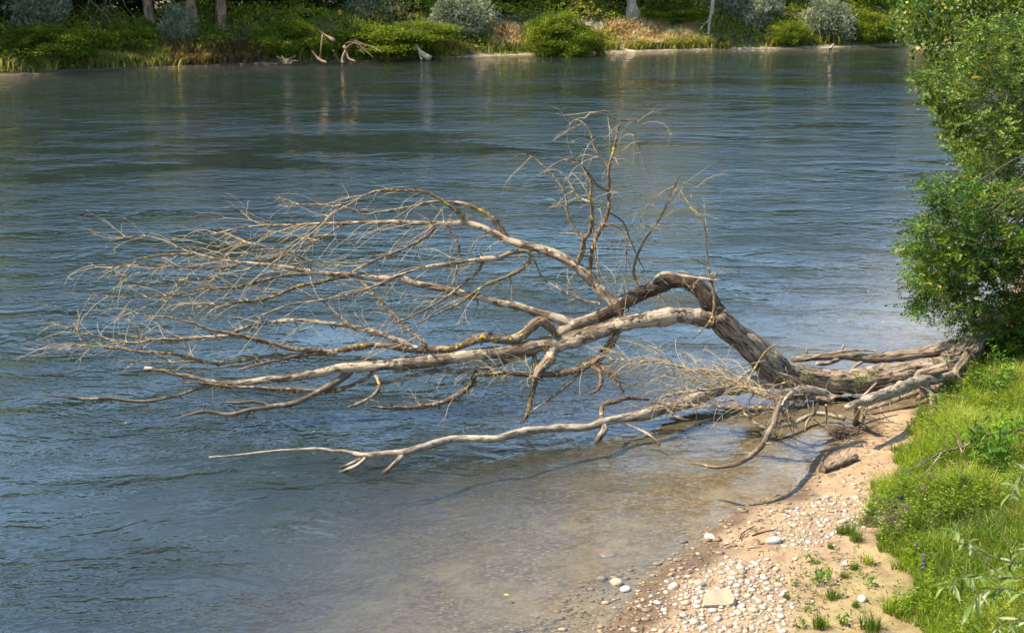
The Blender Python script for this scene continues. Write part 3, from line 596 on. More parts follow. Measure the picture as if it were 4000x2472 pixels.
for k, l, z in (('pf1', [('W', [(425, 412, 40), (385, 470, 32), (300, 548, 22)])], [.22, .13, -.03]), ('pf2', [('W', [(205, 440, 34), (150, 492, 26), (40, 540, 18)])], [.22, .13, -.03]), ('pf3', [('W', [(170, 452, 16), (110, 480, 15), (45, 507, 12)])], [.2, .12, -.01])):
    spine(k, l, z=z); finish(k, 'branch', M_silt, PAL, 10)
spine('second', [('H', [(1245, 330, 130), (1160, 372, 82), (1050, 392, 75), (900, 422, 70), (750, 440, 67), (600, 452, 60), (450, 440, 50), (300, 446, 40), (150, 456, 32)]), ('F', [(1200, 760, 30)])], Y=[31.6, 32.2, 32.4])
SEC = finish('second', 'limb', M_trunk, FT, 16, .1, .08)
for k, l, dY in (('s1', [('H', [(640, 410, 10), (500, 404, 12), (330, 430, 10), (210, 462, 9)])], -.2), ('s2', [('H', [(560, 465, 26), (500, 512, 20)])], -.3), ('s3', [('H', [(425, 450, 28), (350, 485, 24), (288, 485, 18)])], -.5), ('s4', [('H', [(230, 445, 12), (228, 395, 14)])], 0), ('s5', [('H', [(432, 415, 14), (448, 375, 16)])], 0)):
    spine(k, l, par='second', dY=dY); finish(k, 'branch', M_silt, SEC, 8)
# roots and low limbs on the landward side
for k, l, z, mt, nm in (('r1', [('H', [(1060, 500, 62), (930, 535, 58), (888, 560, 58), (930, 630, 52), (970, 720, 40), (958, 825, 30)])], [.95, .85, .7, .5, .3, .14], M_trunk, 'root'),
                    ('r2', [('H', [(1090, 555, 60), (900, 590, 68), (760, 640, 74), (620, 690, 68), (530, 715, 45), (465, 742, 36)])], [.55, .65, .75, .85, .92, .95], M_silt, 'root'),
                    ('r3', [('H', [(535, 725, 40), (522, 790, 38), (518, 835, 34)])], [.72, .4, .05], M_silt, 'root'),
                    ('r4', [('H', [(1060, 600, 34), (900, 645, 32), (760, 695, 30), (580, 755, 24)])], [.35, .3, .22, .12], M_silt, 'root'),
                    ('r5', [('H', [(1120, 560, 50), (1000, 620, 44), (885, 690, 34)])], [.5, .35, .22], M_trunk, 'root'),
                    ('r6', [('H', [(1200, 430, 70), (1120, 520, 60), (1080, 600, 44), (1100, 650, 26)])], [.95, .7, .4, .2], M_trunk, 'root'),
                    ('b1', [('F', [(1440, 1000, 66), (1400, 965, 60), (1280, 935, 46), (1200, 955, 30), (1160, 995, 20), (1140, 1030, 12)])], [.95, 1.1, 1.25, 1.3, 1.25, 1.2], M_silt, 'limb'),
                    ('b2', [('F', [(1150, 985, 26), (1118, 1050, 34), (1085, 1150, 34), (1020, 1270, 34), (930, 1350, 30), (850, 1385, 28), (750, 1400, 24), (680, 1385, 20), (590, 1365, 12)])], [1.2, 1.1, 1.0, .9, .82, .76, .72, .7], M_dead, 'limb'),
                    ('b3', [('F', [(910, 1070, 16), (960, 1120, 18), (1040, 1160, 20), (1200, 1140, 24), (1350, 1080, 26), (1512, 1110, 26)])], [.3, .22, .16, .14, .16, .12], M_silt, 'limb'),
                    ('b4', [('F', [(70, 1130, 46), (90, 1175, 46), (60, 1215, 40), (40, 1260, 24)])], [.26, .16, .06, -.06], M_silt, 'branch'),
                    ('b5', [('F', [(180, 1128, 14), (330, 1190, 16), (420, 1262, 13)])], [.3, .16, .02], M_silt, 'branch'),
                    ('b6', [('F', [(75, 1120, 26), (85, 1030, 32), (160, 1012, 28), (230, 990, 24), (355, 1000, 14)])], [.25, .42, .45, .45, .4], M_branch, 'branch'),
                    ('b7', [('H', [(640, 600, 14), (560, 680, 22), (500, 740, 22)])], [.75, .55, .38], M_silt, 'branch')):
    spine(k, l, z=z); finish(k, nm, mt, PAL if nm == 'branch' and k != 'b7' else FT, 12 if nm == 'root' else 10, .1, .1)
# branches (sub-parts of their limb)
S = [('k1', 'main', MAIN, M_dead, [('B', [(800, 1290, 24), (700, 1316, 25), (600, 1350, 23), (500, 1376, 21), (400, 1386, 20), (300, 1382, 18), (200, 1370, 17), (60, 1376, 15)]), ('A', [(440, 836, 13), (300, 826, 11), (225, 816, 8)])], -.8),
     ('k2', 'main', MAIN, M_dead, [('C', [(565, 1270, 50), (500, 1330, 42), (400, 1390, 37), (300, 1440, 33), (200, 1480, 31)]), ('B', [(1150, 1420, 29), (1030, 1440, 26), (880, 1465, 22), (770, 1445, 19), (620, 1476, 13)])], -1.3),
     ('k3', 'k2', MAIN, M_dead, [('B', [(1145, 1418, 17), (1060, 1390, 17), (960, 1396, 16), (885, 1393, 12)])], -.2),
     ('k3b', 'k2', MAIN, M_dead, [('B', [(1080, 1432, 14), (1010, 1462, 14), (1000, 1490, 10)])], -.1),
     ('k4', 'main', MAIN, M_branch, [('C', [(690, 1285, 28), (650, 1330, 27), (560, 1365, 26), (470, 1395, 25), (360, 1400, 24), (200, 1390, 23), (100, 1385, 22)]), ('B', [(1058, 1305, 20), (900, 1300, 18), (780, 1285, 15), (620, 1275, 9)])], -.9),
     ('k5', 'main', MAIN, M_branch, [('C', [(690, 1285, 24), (730, 1360, 23), (700, 1420, 22), (640, 1460, 20), (550, 1495, 14)])], -1.1),
     ('k6', 'arch2', ARC2, M_branch, [('C', [(1300, 1278, 32), (1260, 1370, 30), (1180, 1430, 29), (1100, 1470, 27), (1000, 1490, 25), (860, 1500, 22), (680, 1495, 13)])], -1.2),
     ('k7', 'arch2', ARC2, M_branch, [('E', [(845, 1095, 42), (846, 1200, 46), (800, 1300, 44), (730, 1380, 42), (660, 1420, 38), (560, 1450, 30), (420, 1460, 27), (250, 1456, 24), (80, 1462, 18)])], -1.4),
     ('k8', 'k7', ARC2, M_branch, [('F', [(50, 785, 27), (110, 830, 25), (170, 890, 22), (205, 955, 14)])], -.5),
     ('k9', 'k7', ARC2, M_branch, [('F', [(0, 790, 28), (60, 830, 26), (75, 880, 24), (50, 940, 20), (0, 965, 14)])], -.6),
     ('k10', 'arch2', ARC2, M_branch, [('E', [(385, 1335, 32), (395, 1400, 30), (400, 1450, 30)]), ('W', [(1228, 10, 27), (1205, 90, 25), (1185, 170, 19), (1150, 242, 9)])], -1.2),
     ('k11', 'main', MAIN, M_limb, [('E', [(510, 1310, 68), (455, 1395, 58), (398, 1478, 42)])], -.7),
     ('k12', 'k7', ARC2, M_branch, [('E', [(680, 1412, 22), (620, 1470, 19)]), ('W', [(1430, 0, 17), (1330, 80, 16), (1220, 156, 12)])], -.8),
     ('u1', 'upper', UPP, M_branch, [('E', [(265, 755, 26), (220, 680, 24), (160, 610, 22), (100, 575, 20), (10, 545, 18)]), ('C', [(1100, 285, 16), (1000, 295, 14), (880, 320, 12), (720, 345, 9), (620, 365, 6)])], .9),
     ('u2', 'upper', UPP, M_branch, [('C', [(1228, 408, 22), (1200, 350, 20), (1130, 300, 20), (1060, 255, 18), (980, 225, 17), (880, 220, 15), (780, 215, 14), (700, 225, 12), (600, 265, 10), (500, 310, 9), (430, 370, 8), (300, 480, 7), (180, 580, 5), (0, 640, 3)])], -.8),
     ('u3', 'upper', UPP, M_branch, [('C', [(1060, 430, 18), (1000, 490, 18), (900, 550, 16), (800, 590, 14), (700, 630, 12), (600, 680, 10), (550, 710, 6)])], -1.2),
     ('u4', 'upper', UPP, M_limb, [('E', [(385, 795, 30), (290, 800, 30), (200, 830, 28), (100, 845, 27)]), ('C', [(1330, 630, 26), (1200, 640, 25), (1080, 660, 24), (960, 680, 21), (850, 720, 18), (760, 760, 16), (650, 800, 13), (550, 830, 11), (400, 860, 9), (200, 890, 7), (0, 970, 4)])], -1.6),
     ('u5', 'upper', UPP, M_branch, [('C', [(1130, 425, 14), (1145, 460, 16), (1190, 520, 16), (1195, 620, 15), (1170, 780, 11)])], -.5),
     ('u6', 'u4', UPP, M_branch, [('C', [(1345, 625, 22), (1320, 690, 21), (1250, 750, 19), (1160, 820, 17), (1060, 890, 14), (940, 950, 11), (800, 1010, 8), (650, 1040, 5)])], -1.0),
     ('u7', 'upper', UPP, M_branch, [('E', [(390, 820, 22), (330, 890, 22), (240, 940, 20), (130, 980, 18), (30, 1050, 15)]), ('C', [(1230, 870, 15), (1130, 920, 13), (1040, 960, 11), (960, 1000, 9), (850, 1040, 7), (700, 1070, 4)])], -1.4),
     ('u8', 'upper', UPP, M_branch, [('C', [(660, 405, 10), (600, 340, 10), (480, 315, 9), (330, 300, 8), (220, 305, 7), (120, 350, 5), (60, 410, 3)])], .8),
     ('u9', 'upper', UPP, M_branch, [('C', [(520, 410, 11), (420, 480, 11), (300, 540, 10), (180, 590, 9), (60, 630, 8)]), ('B', [(1000, 620, 6), (900, 700, 4)])], -1.2),
     ('u10', 'upper', UPP, M_branch, [('C', [(240, 425, 10), (150, 460, 10), (0, 495, 9)]), ('B', [(960, 465, 8), (860, 545, 7), (700, 600, 6), (640, 690, 5), (560, 750, 3)])], -.8),
     ('m1', 'mid', MID, M_branch, [('B', [(695, 513, 11), (550, 520, 10), (400, 540, 8), (250, 575, 6), (60, 586, 3)])], -.4),
     ('m2', 'mid', MID, M_branch, [('B', [(960, 568, 11), (930, 595, 12), (700, 600, 11), (560, 590, 9), (430, 580, 7), (250, 590, 6), (160, 620, 5), (100, 655, 3)])], .5),
     ('m3', 'm2', MID, M_branch, [('B', [(520, 588, 8), (420, 615, 7), (300, 638, 5), (150, 660, 4), (48, 664, 3)])], -.4),
     ('m4', 'mid', MID, M_branch, [('B', [(1320, 625, 16), (1180, 655, 17), (1050, 685, 15), (930, 715, 13), (750, 725, 11), (600, 755, 9), (450, 770, 7), (230, 775, 5), (130, 745, 3)])], -.7),
     ('m5', 'mid', MID, M_branch, [('C', [(560, 720, 20), (470, 735, 20), (330, 770, 18), (230, 790, 16)]), ('B', [(1130, 780, 14), (980, 800, 11), (850, 810, 8), (700, 833, 4)])], -1.1),
     ('m6', 'mid', MID, M_branch, [('C', [(600, 730, 14), (700, 830, 15), (780, 920, 15), (870, 1010, 15), (950, 1080, 15), (1010, 1135, 16)])], -1.2),
     ('m7', 'mid', MID, M_branch, [('C', [(300, 695, 10), (270, 670, 10), (200, 600, 9), (60, 550, 8), (0, 535, 7)]), ('B', [(960, 450, 6), (820, 480, 4)])], .7),
     ('m8', 'mid', MID, M_branch, [('C', [(330, 700, 9), (300, 640, 11), (180, 575, 10), (0, 570, 8)]), ('B', [(960, 540, 6), (860, 620, 5), (740, 740, 3)])], -.5),
     ('l1', 'left', LEF, M_limb, [('C', [(955, 1152, 34), (850, 1110, 34), (700, 1060, 33), (560, 1020, 30), (430, 1000, 27), (300, 985, 25), (180, 985, 23), (0, 1010, 20)]), ('B', [(960, 965, 18), (880, 1000, 17), (700, 1010, 16), (600, 1020, 15), (500, 1020, 14), (400, 1030, 12), (330, 1045, 10), (200, 1030, 6)])], .6),
     ('l2', 'left', LEF, M_branch, [('C', [(480, 1175, 28), (300, 1185, 27), (150, 1200, 25)]), ('B', [(1180, 1110, 24), (1058, 1130, 23), (930, 1150, 22), (820, 1165, 21), (700, 1140, 19), (570, 1110, 17), (450, 1100, 15), (380, 1095, 14), (200, 1070, 12), (80, 1060, 11)]), ('A', [(534, 540, 9), (440, 520, 7), (300, 525, 5), (120, 530, 3)])], -.6),
     ('l3', 'l2', LEF, M_branch, [('A', [(534, 540, 8), (450, 560, 6), (315, 600, 3)])], -.3),
     ('l4', 'l2', LEF, M_branch, [('A', [(525, 537, 9), (475, 490, 9), (460, 440, 7), (435, 395, 4)])], .2),
     ('l5', 'l2', LEF, M_branch, [('A', [(740, 512, 9), (600, 480, 8), (480, 445, 6), (330, 400, 4), (215, 383, 3)])], .3),
     ('l6', 'l2', LEF, M_branch, [('B', [(820, 1165, 9), (640, 1155, 10), (440, 1158, 8), (290, 1155, 6)])], -.3),
     ('l7', 'left', LEF, M_branch, [('C', [(300, 1175, 18), (150, 1215, 17)]), ('B', [(1150, 1150, 15), (1030, 1180, 13), (950, 1205, 9)])], -.4),
     ('l8', 'left', LEF, M_branch, [('C', [(540, 1000, 14), (480, 950, 14), (420, 890, 13), (370, 860, 10), (240, 800, 6)])], .2),
     ('l9', 'l2', LEF, M_branch, [('A', [(840, 580, 9), (820, 480, 7), (790, 400, 5), (750, 370, 3)])], .2),
     ('v1', 'upper', UPP, M_branch, [('E', [(690, 935, 26), (700, 820, 27), (730, 720, 25), (790, 600, 24), (795, 480, 20), (795, 360, 17), (820, 260, 14), (845, 150, 11), (856, 100, 7)])], .5),
     ('v2', 'v1', UPP, M_branch, [('E', [(856, 100, 6), (790, 75, 6), (695, 56, 5), (640, 120, 4), (570, 160, 4), (495, 205, 3)])], -.4),
     ('v3', 'v1', UPP, M_branch, [('E', [(856, 98, 5), (920, 100, 4), (1000, 130, 3)])], .3),
     ('v4', 'v1', UPP, M_branch, [('E', [(850, 125, 4), (920, 160, 4), (965, 250, 3)])], .5),
     ('v5', 'upper', UPP, M_branch, [('E', [(622, 875, 32), (655, 780, 28), (657, 735, 26), (690, 700, 24), (705, 600, 20), (695, 500, 17), (700, 430, 14), (670, 370, 11), (620, 315, 9), (520, 285, 5)])], -.6),
     ('v6', 'v5', UPP, M_branch, [('E', [(657, 728, 18), (600, 660, 16), (570, 580, 14), (565, 500, 13), (510, 420, 9), (470, 370, 7), (380, 290, 5), (310, 280, 4), (262, 315, 3)])], .7),
     ('v7', 'v1', UPP, M_branch, [('E', [(793, 472, 12), (740, 455, 13), (700, 400, 11), (650, 340, 8), (560, 310, 5)])], -.5),
     ('v8', 'v5', UPP, M_branch, [('E', [(695, 535, 12), (630, 510, 13), (590, 440, 7), (560, 400, 4)])], .4),
     ('v9', 'v1', UPP, M_branch, [('E', [(795, 350, 10), (740, 290, 10), (710, 220, 9), (690, 150, 8), (640, 100, 6), (510, 60, 4)])], .6),
     ('v10', 'v1', UPP, M_branch, [('E', [(765, 665, 12), (820, 655, 12), (870, 690, 9), (890, 760, 8), (885, 900, 6), (880, 1020, 4)])], -.6),
     ('v11', 'v1', UPP, M_branch, [('E', [(795, 590, 9), (870, 640, 9), (910, 740, 8), (950, 830, 7), (985, 900, 4)])], .5),
     ('v12', 'v5', UPP, M_branch, [('E', [(706, 650, 10), (720, 760, 9), (730, 880, 8), (745, 980, 4)])], -.5),
     ('w1', 'arch', ARC, M_branch, [('E', [(958, 985, 15), (930, 910, 16), (950, 820, 15), (1000, 720, 14), (1070, 620, 13), (1130, 500, 11), (1160, 420, 8), (1182, 390, 5)])], .6),
     ('w2', 'w1', ARC, M_twig, [('E', [(1150, 450, 6), (1070, 490, 6), (1000, 570, 5), (965, 640, 4), (960, 720, 3)])], -.4),
     ('w3', 'w1', ARC, M_twig, [('E', [(1165, 430, 6), (1240, 445, 5), (1310, 495, 3)])], .3),
     ('w4', 'w1', ARC, M_twig, [('E', [(1160, 440, 6), (1220, 540, 6), (1290, 630, 5)])], -.3),
     ('w5', 'arch', ARC, M_silt, [('E', [(1015, 985, 26), (1080, 918, 25), (1150, 922, 22), (1230, 940, 19), (1330, 952, 15), (1395, 956, 7)])], -.6),
     ('w6', 'w5', ARC, M_branch, [('E', [(1345, 955, 14), (1360, 1050, 15), (1350, 1150, 12), (1310, 1210, 9), (1235, 1278, 4)])], -.6),
     ('w7', 'w5', ARC, M_branch, [('E', [(1342, 985, 10), (1325, 850, 9), (1315, 700, 8), (1290, 620, 5), (1240, 575, 3)])], .3),
     ('w8', 'w5', ARC, M_branch, [('E', [(1350, 945, 8), (1385, 905, 6), (1417, 870, 4)])], .2),
     ('w9', 'arch', ARC, M_branch, [('E', [(1060, 960, 6), (1065, 1030, 7), (1105, 1100, 7), (1130, 1150, 6), (1100, 1210, 4)])], -.6),
     ('w10', 'w7', ARC, M_branch, [('E', [(1325, 880, 5), (1280, 855, 6), (1238, 835, 3)])], -.2),
     ('x1', 'arch2', ARC2, M_branch, [('E', [(750, 1080, 12), (680, 1065, 13), (600, 1040, 13), (520, 1000, 12), (440, 940, 10), (400, 860, 8), (350, 800, 7)])], .6),
     ('x2', 'mid', MID, M_branch, [('E', [(270, 1080, 8), (275, 1000, 10), (262, 930, 9)])], .3)]
for k, par, pobj, mt, l, dY in S:
    spine(k, l, par=par, dY=dY); finish(k, 'branch', mt, pobj, 8, .32, .16)
ks = lambda c: [q[0] for q in S if q[0].startswith(c)]
twigs(['upper'] + ks('u'), 105, .5, 1.9, (-.75, 0, -.25), .22, 41, UPP, r0=.0095)
twigs(ks('v'), 66, .4, 1.15, (0, 0, -.15), .55, 42, UPP, r0=.0075, name='drooping_twigs')
twigs(['mid'] + ks('m'), 110, .4, 1.6, (-.75, 0, -.12), .15, 43, MID, r0=.009)
twigs(['left'] + ks('l'), 100, .3, 1.1, (-.7, 0, .1), .05, 44, LEF, r0=.0088)
twigs(['arch'] + ks('w'), 45, .3, .9, (0, 0, .1), .3, 45, ARC, r0=.008)
twigs(['arch2', 'k6', 'k7', 'k10', 'x1'], 75, .3, 1.2, (-.2, 0, .25), .25, 46, ARC2, r0=.009)
twigs(['main', 'k4', 'k5'], 35, .25, .8, (-.2, 0, .1), .3, 47, MAIN, r0=.006, mat=M_branch)
# torn bark strips and stubs along the rough limbs
def stubs(keys, n, seed, parent, mat):
    g = np.random.default_rng(seed); bg = Bag()
    for i in range(n):
        b = BR[keys[g.integers(0, len(keys))]]; j = g.integers(2, len(b['W']) - 2); d = rnd_dir(1, g)[0] + [0, 0, -.3]; d /= np.linalg.norm(d); L = g.uniform(.06, .2); r = min(.022, b['R'][j] * .4)
        p = b['W'][j] + d * b['R'][j] * .6; v_, f_, bk = tube(np.stack([p, p + d * L * .6, p + d * L + g.normal(0, .02, 3)]), np.array([r, r * .7, r * .25]), 5); bg.add(v_, f_, B=bk)
    bg.obj('broken_stubs', mat, parent, True, kind='stuff')
stubs(['main', 'k1', 'k2', 'k4', 'k5', 'k11'], 50, 61, MAIN, M_dead); stubs(['left', 'l1', 'l2', 'l7'], 70, 62, LEF, M_branch); stubs(['upper', 'u1', 'u2', 'u3', 'u4'], 60, 63, UPP, M_branch); stubs(['arch2', 'k6', 'k7', 'k8', 'k10'], 60, 64, ARC2, M_branch)
stubs(['arch'], 22, 66, ARC, M_arch); stubs(['mid', 'm4', 'm5'], 50, 65, MID, M_branch); stubs(['pale', 'b1', 'b2'], 14, 67, PAL, M_silt)
def flakes(keys, n, seed, parent, mat):
    g = np.random.default_rng(seed); bg = Bag()
    for i in range(n):
        b = BR[keys[g.integers(0, len(keys))]]; j = g.integers(1, len(b['W']) - 1); T = unit(b['W'][j] - b['W'][j - 1]); d = rnd_dir(1, g)[0]; d = unit(d - T * (d @ T)); r = b['R'][j]; L = g.uniform(.07, .24); w = min(g.uniform(.02, .06), r * 1.2)
        S2 = np.cross(T, d); p = b['W'][j] + d * r * 1.0; sg = g.choice([-1, 1]); o_ = g.uniform(.01, .05)
        V = np.array([p - S2 * w / 2, p + S2 * w / 2, p + S2 * w * .4 + T * sg * L * .6 + d * o_ * .4, p - S2 * w * .4 + T * sg * L * .6 + d * o_ * .4, p + S2 * w * .15 + T * sg * L + d * o_ - [0, 0, .02], p - S2 * w * .15 + T * sg * L + d * o_ - [0, 0, .02]])
        bg.add(V, np.array([[0, 1, 2, 3], [3, 2, 4, 5]]), B=V * 3 + g.uniform(0, 20))
    bg.obj('peeling_bark', mat, parent, kind='stuff')
flakes(['main'], 260, 81, MAIN, M_limb); flakes(['left', 'l1', 'l2'], 230, 82, LEF, M_branch); flakes(['upper', 'u1', 'u2', 'u4'], 280, 83, UPP, M_branch); flakes(['arch2', 'k6', 'k7', 'k10'], 280, 84, ARC2, M_branch); flakes(['arch'], 110, 85, ARC, M_arch); flakes(['mid', 'm4', 'm5'], 260, 86, MID, M_branch); flakes(['trunk'], 200, 87, TRK, M_trunk)
twigs(['r1', 'r2', 'r4', 'b1', 'r5', 'b3'], 120, .25, .9, (-.2, -.3, -.1), .35, 88, FT, r0=.012, mat=M_silt, name='root_fibres', t0=.05)
# fresh green sprouts on the trunk
g = np.random.default_rng(77); bg = Bag()
for (hx, hy) in ((220, 555), (235, 548), (530, 578), (620, 545), (575, 560), (1040, 475), (1025, 490), (545, 585)):
    q, _ = px_of('H', [(hx, hy)]); c = at_y(q[0, 0], q[0, 1], 30.02); n = 16
    v_, f_ = leaves(c + g.normal(0, .07, (n, 3)), rnd_dir(n, g), .07, .035, g); bg.add(v_, f_, np.repeat(shade((.11, .20, .03), n, g), 4, 0))
bg.obj('sprouts', M_leaf, TRK, kind='stuff')

# tangled brush caught in front of the trunk
BT = empty('tangled_branch', at_z(3060, 1560, .1)); tag(BT, 'reddish tangled dead branch with fan of fine twigs in front of the trunk', 'branch')
for k, l, z, mt in (('t1', [('F', [(1420, 1000, 30), (1280, 985, 29), (1120, 990, 27), (1000, 960, 24), (900, 910, 22), (800, 870, 20), (700, 850, 17), (600, 825, 13), (480, 790, 9), (250, 770, 5), (110, 762, 3)])], [1.05, 1.15, 1.2, 1.2, 1.25, 1.25], M_branch),
                ('t2', [('F', [(1110, 1050, 26), (960, 1050, 24), (800, 1040, 20), (690, 1040, 15), (540, 1030, 10), (350, 1050, 5)])], [1.15, 1.0, .85, .75], M_branch),
                ('t3', [('F', [(900, 915, 9), (930, 900, 10), (1000, 780, 8), (1060, 700, 6), (1205, 625, 3)])], [.9, 1.0, 1.5, 1.9], M_twig),
                ('t4', [('F', [(780, 830, 7), (900, 800, 9), (1045, 768, 9)])], [1.1, 1.2, 1.2], M_silt),
                ('t5', [('F', [(950, 830, 22), (880, 880, 24), (800, 920, 24), (700, 940, 18), (560, 960, 12), (420, 985, 7)])], [1.0, .9, .8, .7, .6], M_silt),
                ('t6', [('F', [(800, 870, 12), (790, 830, 14), (760, 810, 9)])], [1.0, 1.1, 1.15], M_dead),
                ('t7', [('F', [(1100, 1000, 14), (1050, 1050, 16), (980, 1090, 14), (930, 1100, 8)])], [1.2, 1.1, .95, .9], M_branch),
                ('t8', [('F', [(400, 1010, 12), (470, 1060, 18), (540, 1110, 16), (600, 1120, 10)])], [.4, .3, .25, .2], M_dead),
                ('t9', [('F', [(1350, 1020, 20), (1330, 1080, 18), (1290, 1130, 14), (1275, 1190, 8)])], [.8, .6, .4, .25], M_silt),
                ('t10', [('F', [(1400, 1030, 14), (1403, 1080, 14), (1400, 1140, 10)])], [.75, .5, .3], M_silt),
                ('t12', [('F', [(1230, 935, 22), (1130, 960, 22), (1040, 945, 18), (960, 930, 14), (880, 950, 8)])], [1.1, 1.15, 1.1, 1.0, .95], M_silt),
                ('t13', [('F', [(1260, 940, 14), (1200, 890, 14), (1140, 905, 12), (1040, 930, 8)])], [1.2, 1.4, 1.3, 1.2], M_branch),
                ('t14', [('F', [(1330, 960, 18), (1240, 1010, 18), (1150, 1060, 16), (1060, 1075, 12), (960, 1095, 7)])], [1.0, .9, .8, .7, .6], M_dead),
                ('t15', [('F', [(860, 1000, 10), (780, 1010, 14), (720, 990, 14), (690, 960, 10)])], [.7, .65, .65, .7], M_dead),
                ('t16', [('F', [(560, 1060, 8), (480, 1040, 14), (400, 1015, 12), (350, 1030, 8)])], [.4, .45, .5, .5], M_dead),
                ('t11', [('F', [(1140, 1060, 18), (1180, 1110, 18), (1225, 1165, 14)])], [1.1, .85, .6], M_silt)):
    spine(k, l, z=z); finish(k, 'branch', mt, BT, 8, .2, .1)
twigs(['t1', 't5'], 130, .4, 1.3, (-.6, 0, .45), .45, 51, BT, r0=.0085, spread=.7)
twigs(['t1', 't2', 'b1', 't7', 't11', 't12', 't13', 't14'], 130, .25, .8, (-.3, 0, -.2), .2, 52, BT, r0=.011, mat=M_silt, name='broken_twigs')

# ---------------------------------------------------------------- near beach: stones
def stone_mesh(seed, sub=1, flat=.46, ang=.0):
    import bmesh
    bm = bmesh.new(); bmesh.ops.create_icosphere(bm, subdivisions=sub, radius=.5); g = np.random.default_rng(seed)
    sx, sy, sz = 1, g.uniform(.62, .9), flat * g.uniform(.7, 1.15); k = g.normal(0, 1, (4, 3)) * 2.2; ph = g.uniform(0, 6, 4)
    for v in bm.verts:
        c = np.array(v.co); d = 1 + .09 * sum(math.sin(float(k[i] @ c) + ph[i]) for i in range(4)) / 1.5
        if ang > 0: d *= 1 - ang * max(0, abs(c[0] + .5 * c[1]) * 2 - .7)
        v.co = Vector((c[0] * sx * d, c[1] * sy * d, c[2] * sz * d))
    m = bpy.data.meshes.new('stone'); bm.to_mesh(m); bm.free(); m.polygons.foreach_set('use_smooth', [True] * len(m.polygons))
    a = m.attributes.new('col', 'FLOAT_COLOR', 'POINT'); t = np.array([(.46, .40, .30), (.40, .32, .22), (.32, .29, .25), (.50, .44, .35), (.44, .38, .29), (.25, .19, .13), (.47, .43, .36), (.36, .30, .22)][seed % 8]); c = np.ones((len(m.vertices), 4), np.float32); c[:, :3] = t; a.data.foreach_set('color', c.ravel())
    m.materials.append(M_stone); return m
PEB = [stone_mesh(i) for i in range(8)]
VF = {}
def vf(m_):
    if m_.name not in VF: VF[m_.name] = (np.array([v.co for v in m_.vertices]), np.array([p.vertices[:] for p in m_.polygons]))
    return VF[m_.name]
M_wetstone = col_mat('wet_stone', .35, 25, .6)
PEBW = []
for i in range(4):
    m_ = stone_mesh(20 + i); m_.materials.clear(); m_.materials.append(M_wetstone); c = np.ones((len(m_.vertices), 4), np.float32); c[:, :3] = [(.30, .22, .13), (.24, .18, .11), (.36, .26, .15), (.28, .24, .19)][i]; m_.attributes['col'].data.foreach_set('color', c.ravel()); PEBW.append(m_)
R1 = [(1925, 1178), (2000, 1165), (2085, 1188), (2070, 1262), (1985, 1285), (1925, 1315), (1850, 1300), (1840, 1262), (1880, 1215)]
R2 = [(1495, 1430), (1590, 1375), (1650, 1350), (1740, 1320), (1840, 1330), (1905, 1365), (1915, 1420), (1905, 1515), (1505, 1515)]
R3 = [(1600, 1360), (1720, 1270), (1870, 1190), (2030, 1120), (2100, 1180), (2060, 1300), (2010, 1400), (1940, 1515), (1450, 1515), (1480, 1420)]
R2C = [(1620, 1400), (1700, 1350), (1800, 1335), (1880, 1380), (1880, 1500), (1640, 1500)]
def sample_poly(poly, n, g):
    q = np.array(poly); o = []
    while len(o) < n:
        p = g.uniform(q.min(0), q.max(0), (400, 2)); o += list(p[in_poly(p, poly)])
    return o[:n]
g = np.random.default_rng(88)
cand = [(p, 1.0) for p in sample_poly(R1, 700, g)] + [(p, 1.0) for p in sample_poly(R2, 800, g)] + [(p, 1.1) for p in sample_poly(R2C, 1000, g)] + [(p, .8) for p in sample_poly(R3, 700, g)]
ST = []
for (x, y), k in cand:
    q = Dz(x, y, .12); d = float(np.exp(g.normal(math.log(.047), .48))) * k; ST.append((q[0], q[1], min(max(d, .022), .15)))
ST = sorted(ST, key=lambda a: -a[2]); acc = []; cell = {}
for x, y, d in ST:                               # no two stones through one another
    ci = (int(x / .3), int(y / .3)); ok = True
    for i in (-1, 0, 1):
        for j in (-1, 0, 1):
            for (a, b2, c) in cell.get((ci[0] + i, ci[1] + j), ()):
                if math.hypot(a - x, b2 - y) < (c + d) * .44: ok = False
    if ok: acc.append((x, y, d)); cell.setdefault(ci, []).append((x, y, d))
ST = acc; Z, S_, B_, _ = ground([[a, b2] for a, b2, _ in ST], True)
bgs = Bag(); npeb = 0
for i, (x, y, d) in enumerate(ST):
    if B_[i] > .1: continue
    wetp = S_[i] < .35; me_ = (PEBW[i % 4] if wetp else PEB[i % 8])
    if npeb < 296:
        o = bpy.data.objects.new('pebble', me_); COL.objects.link(o); o.location = (x, y, Z[i] + d * .06); o.rotation_euler = (g.normal(0, .12), g.normal(0, .12), g.uniform(0, 6.28)); o.scale = (d * 1.25, d * 1.25, d * 1.15)
        tag(o, 'wet brown pebble at the edge of the near shallows' if wetp else 'rounded pale pebble on the sandy near beach', 'pebble', 'wet pebbles along the waterline' if wetp else 'pale pebbles on the beach'); npeb += 1
    elif not wetp:
        V, Fm = vf(me_); a = g.uniform(0, 6.28); R = np.array([[math.cos(a), -math.sin(a), 0], [math.sin(a), math.cos(a), 0], [0, 0, 1]])
        bgs.add((V @ R.T) * d * 1.2 + [x, y, Z[i] + d * .05], Fm, np.array([.42, .36, .275]) * g.uniform(.5, 1.1) * (1 + g.normal(0, .05, 3)))
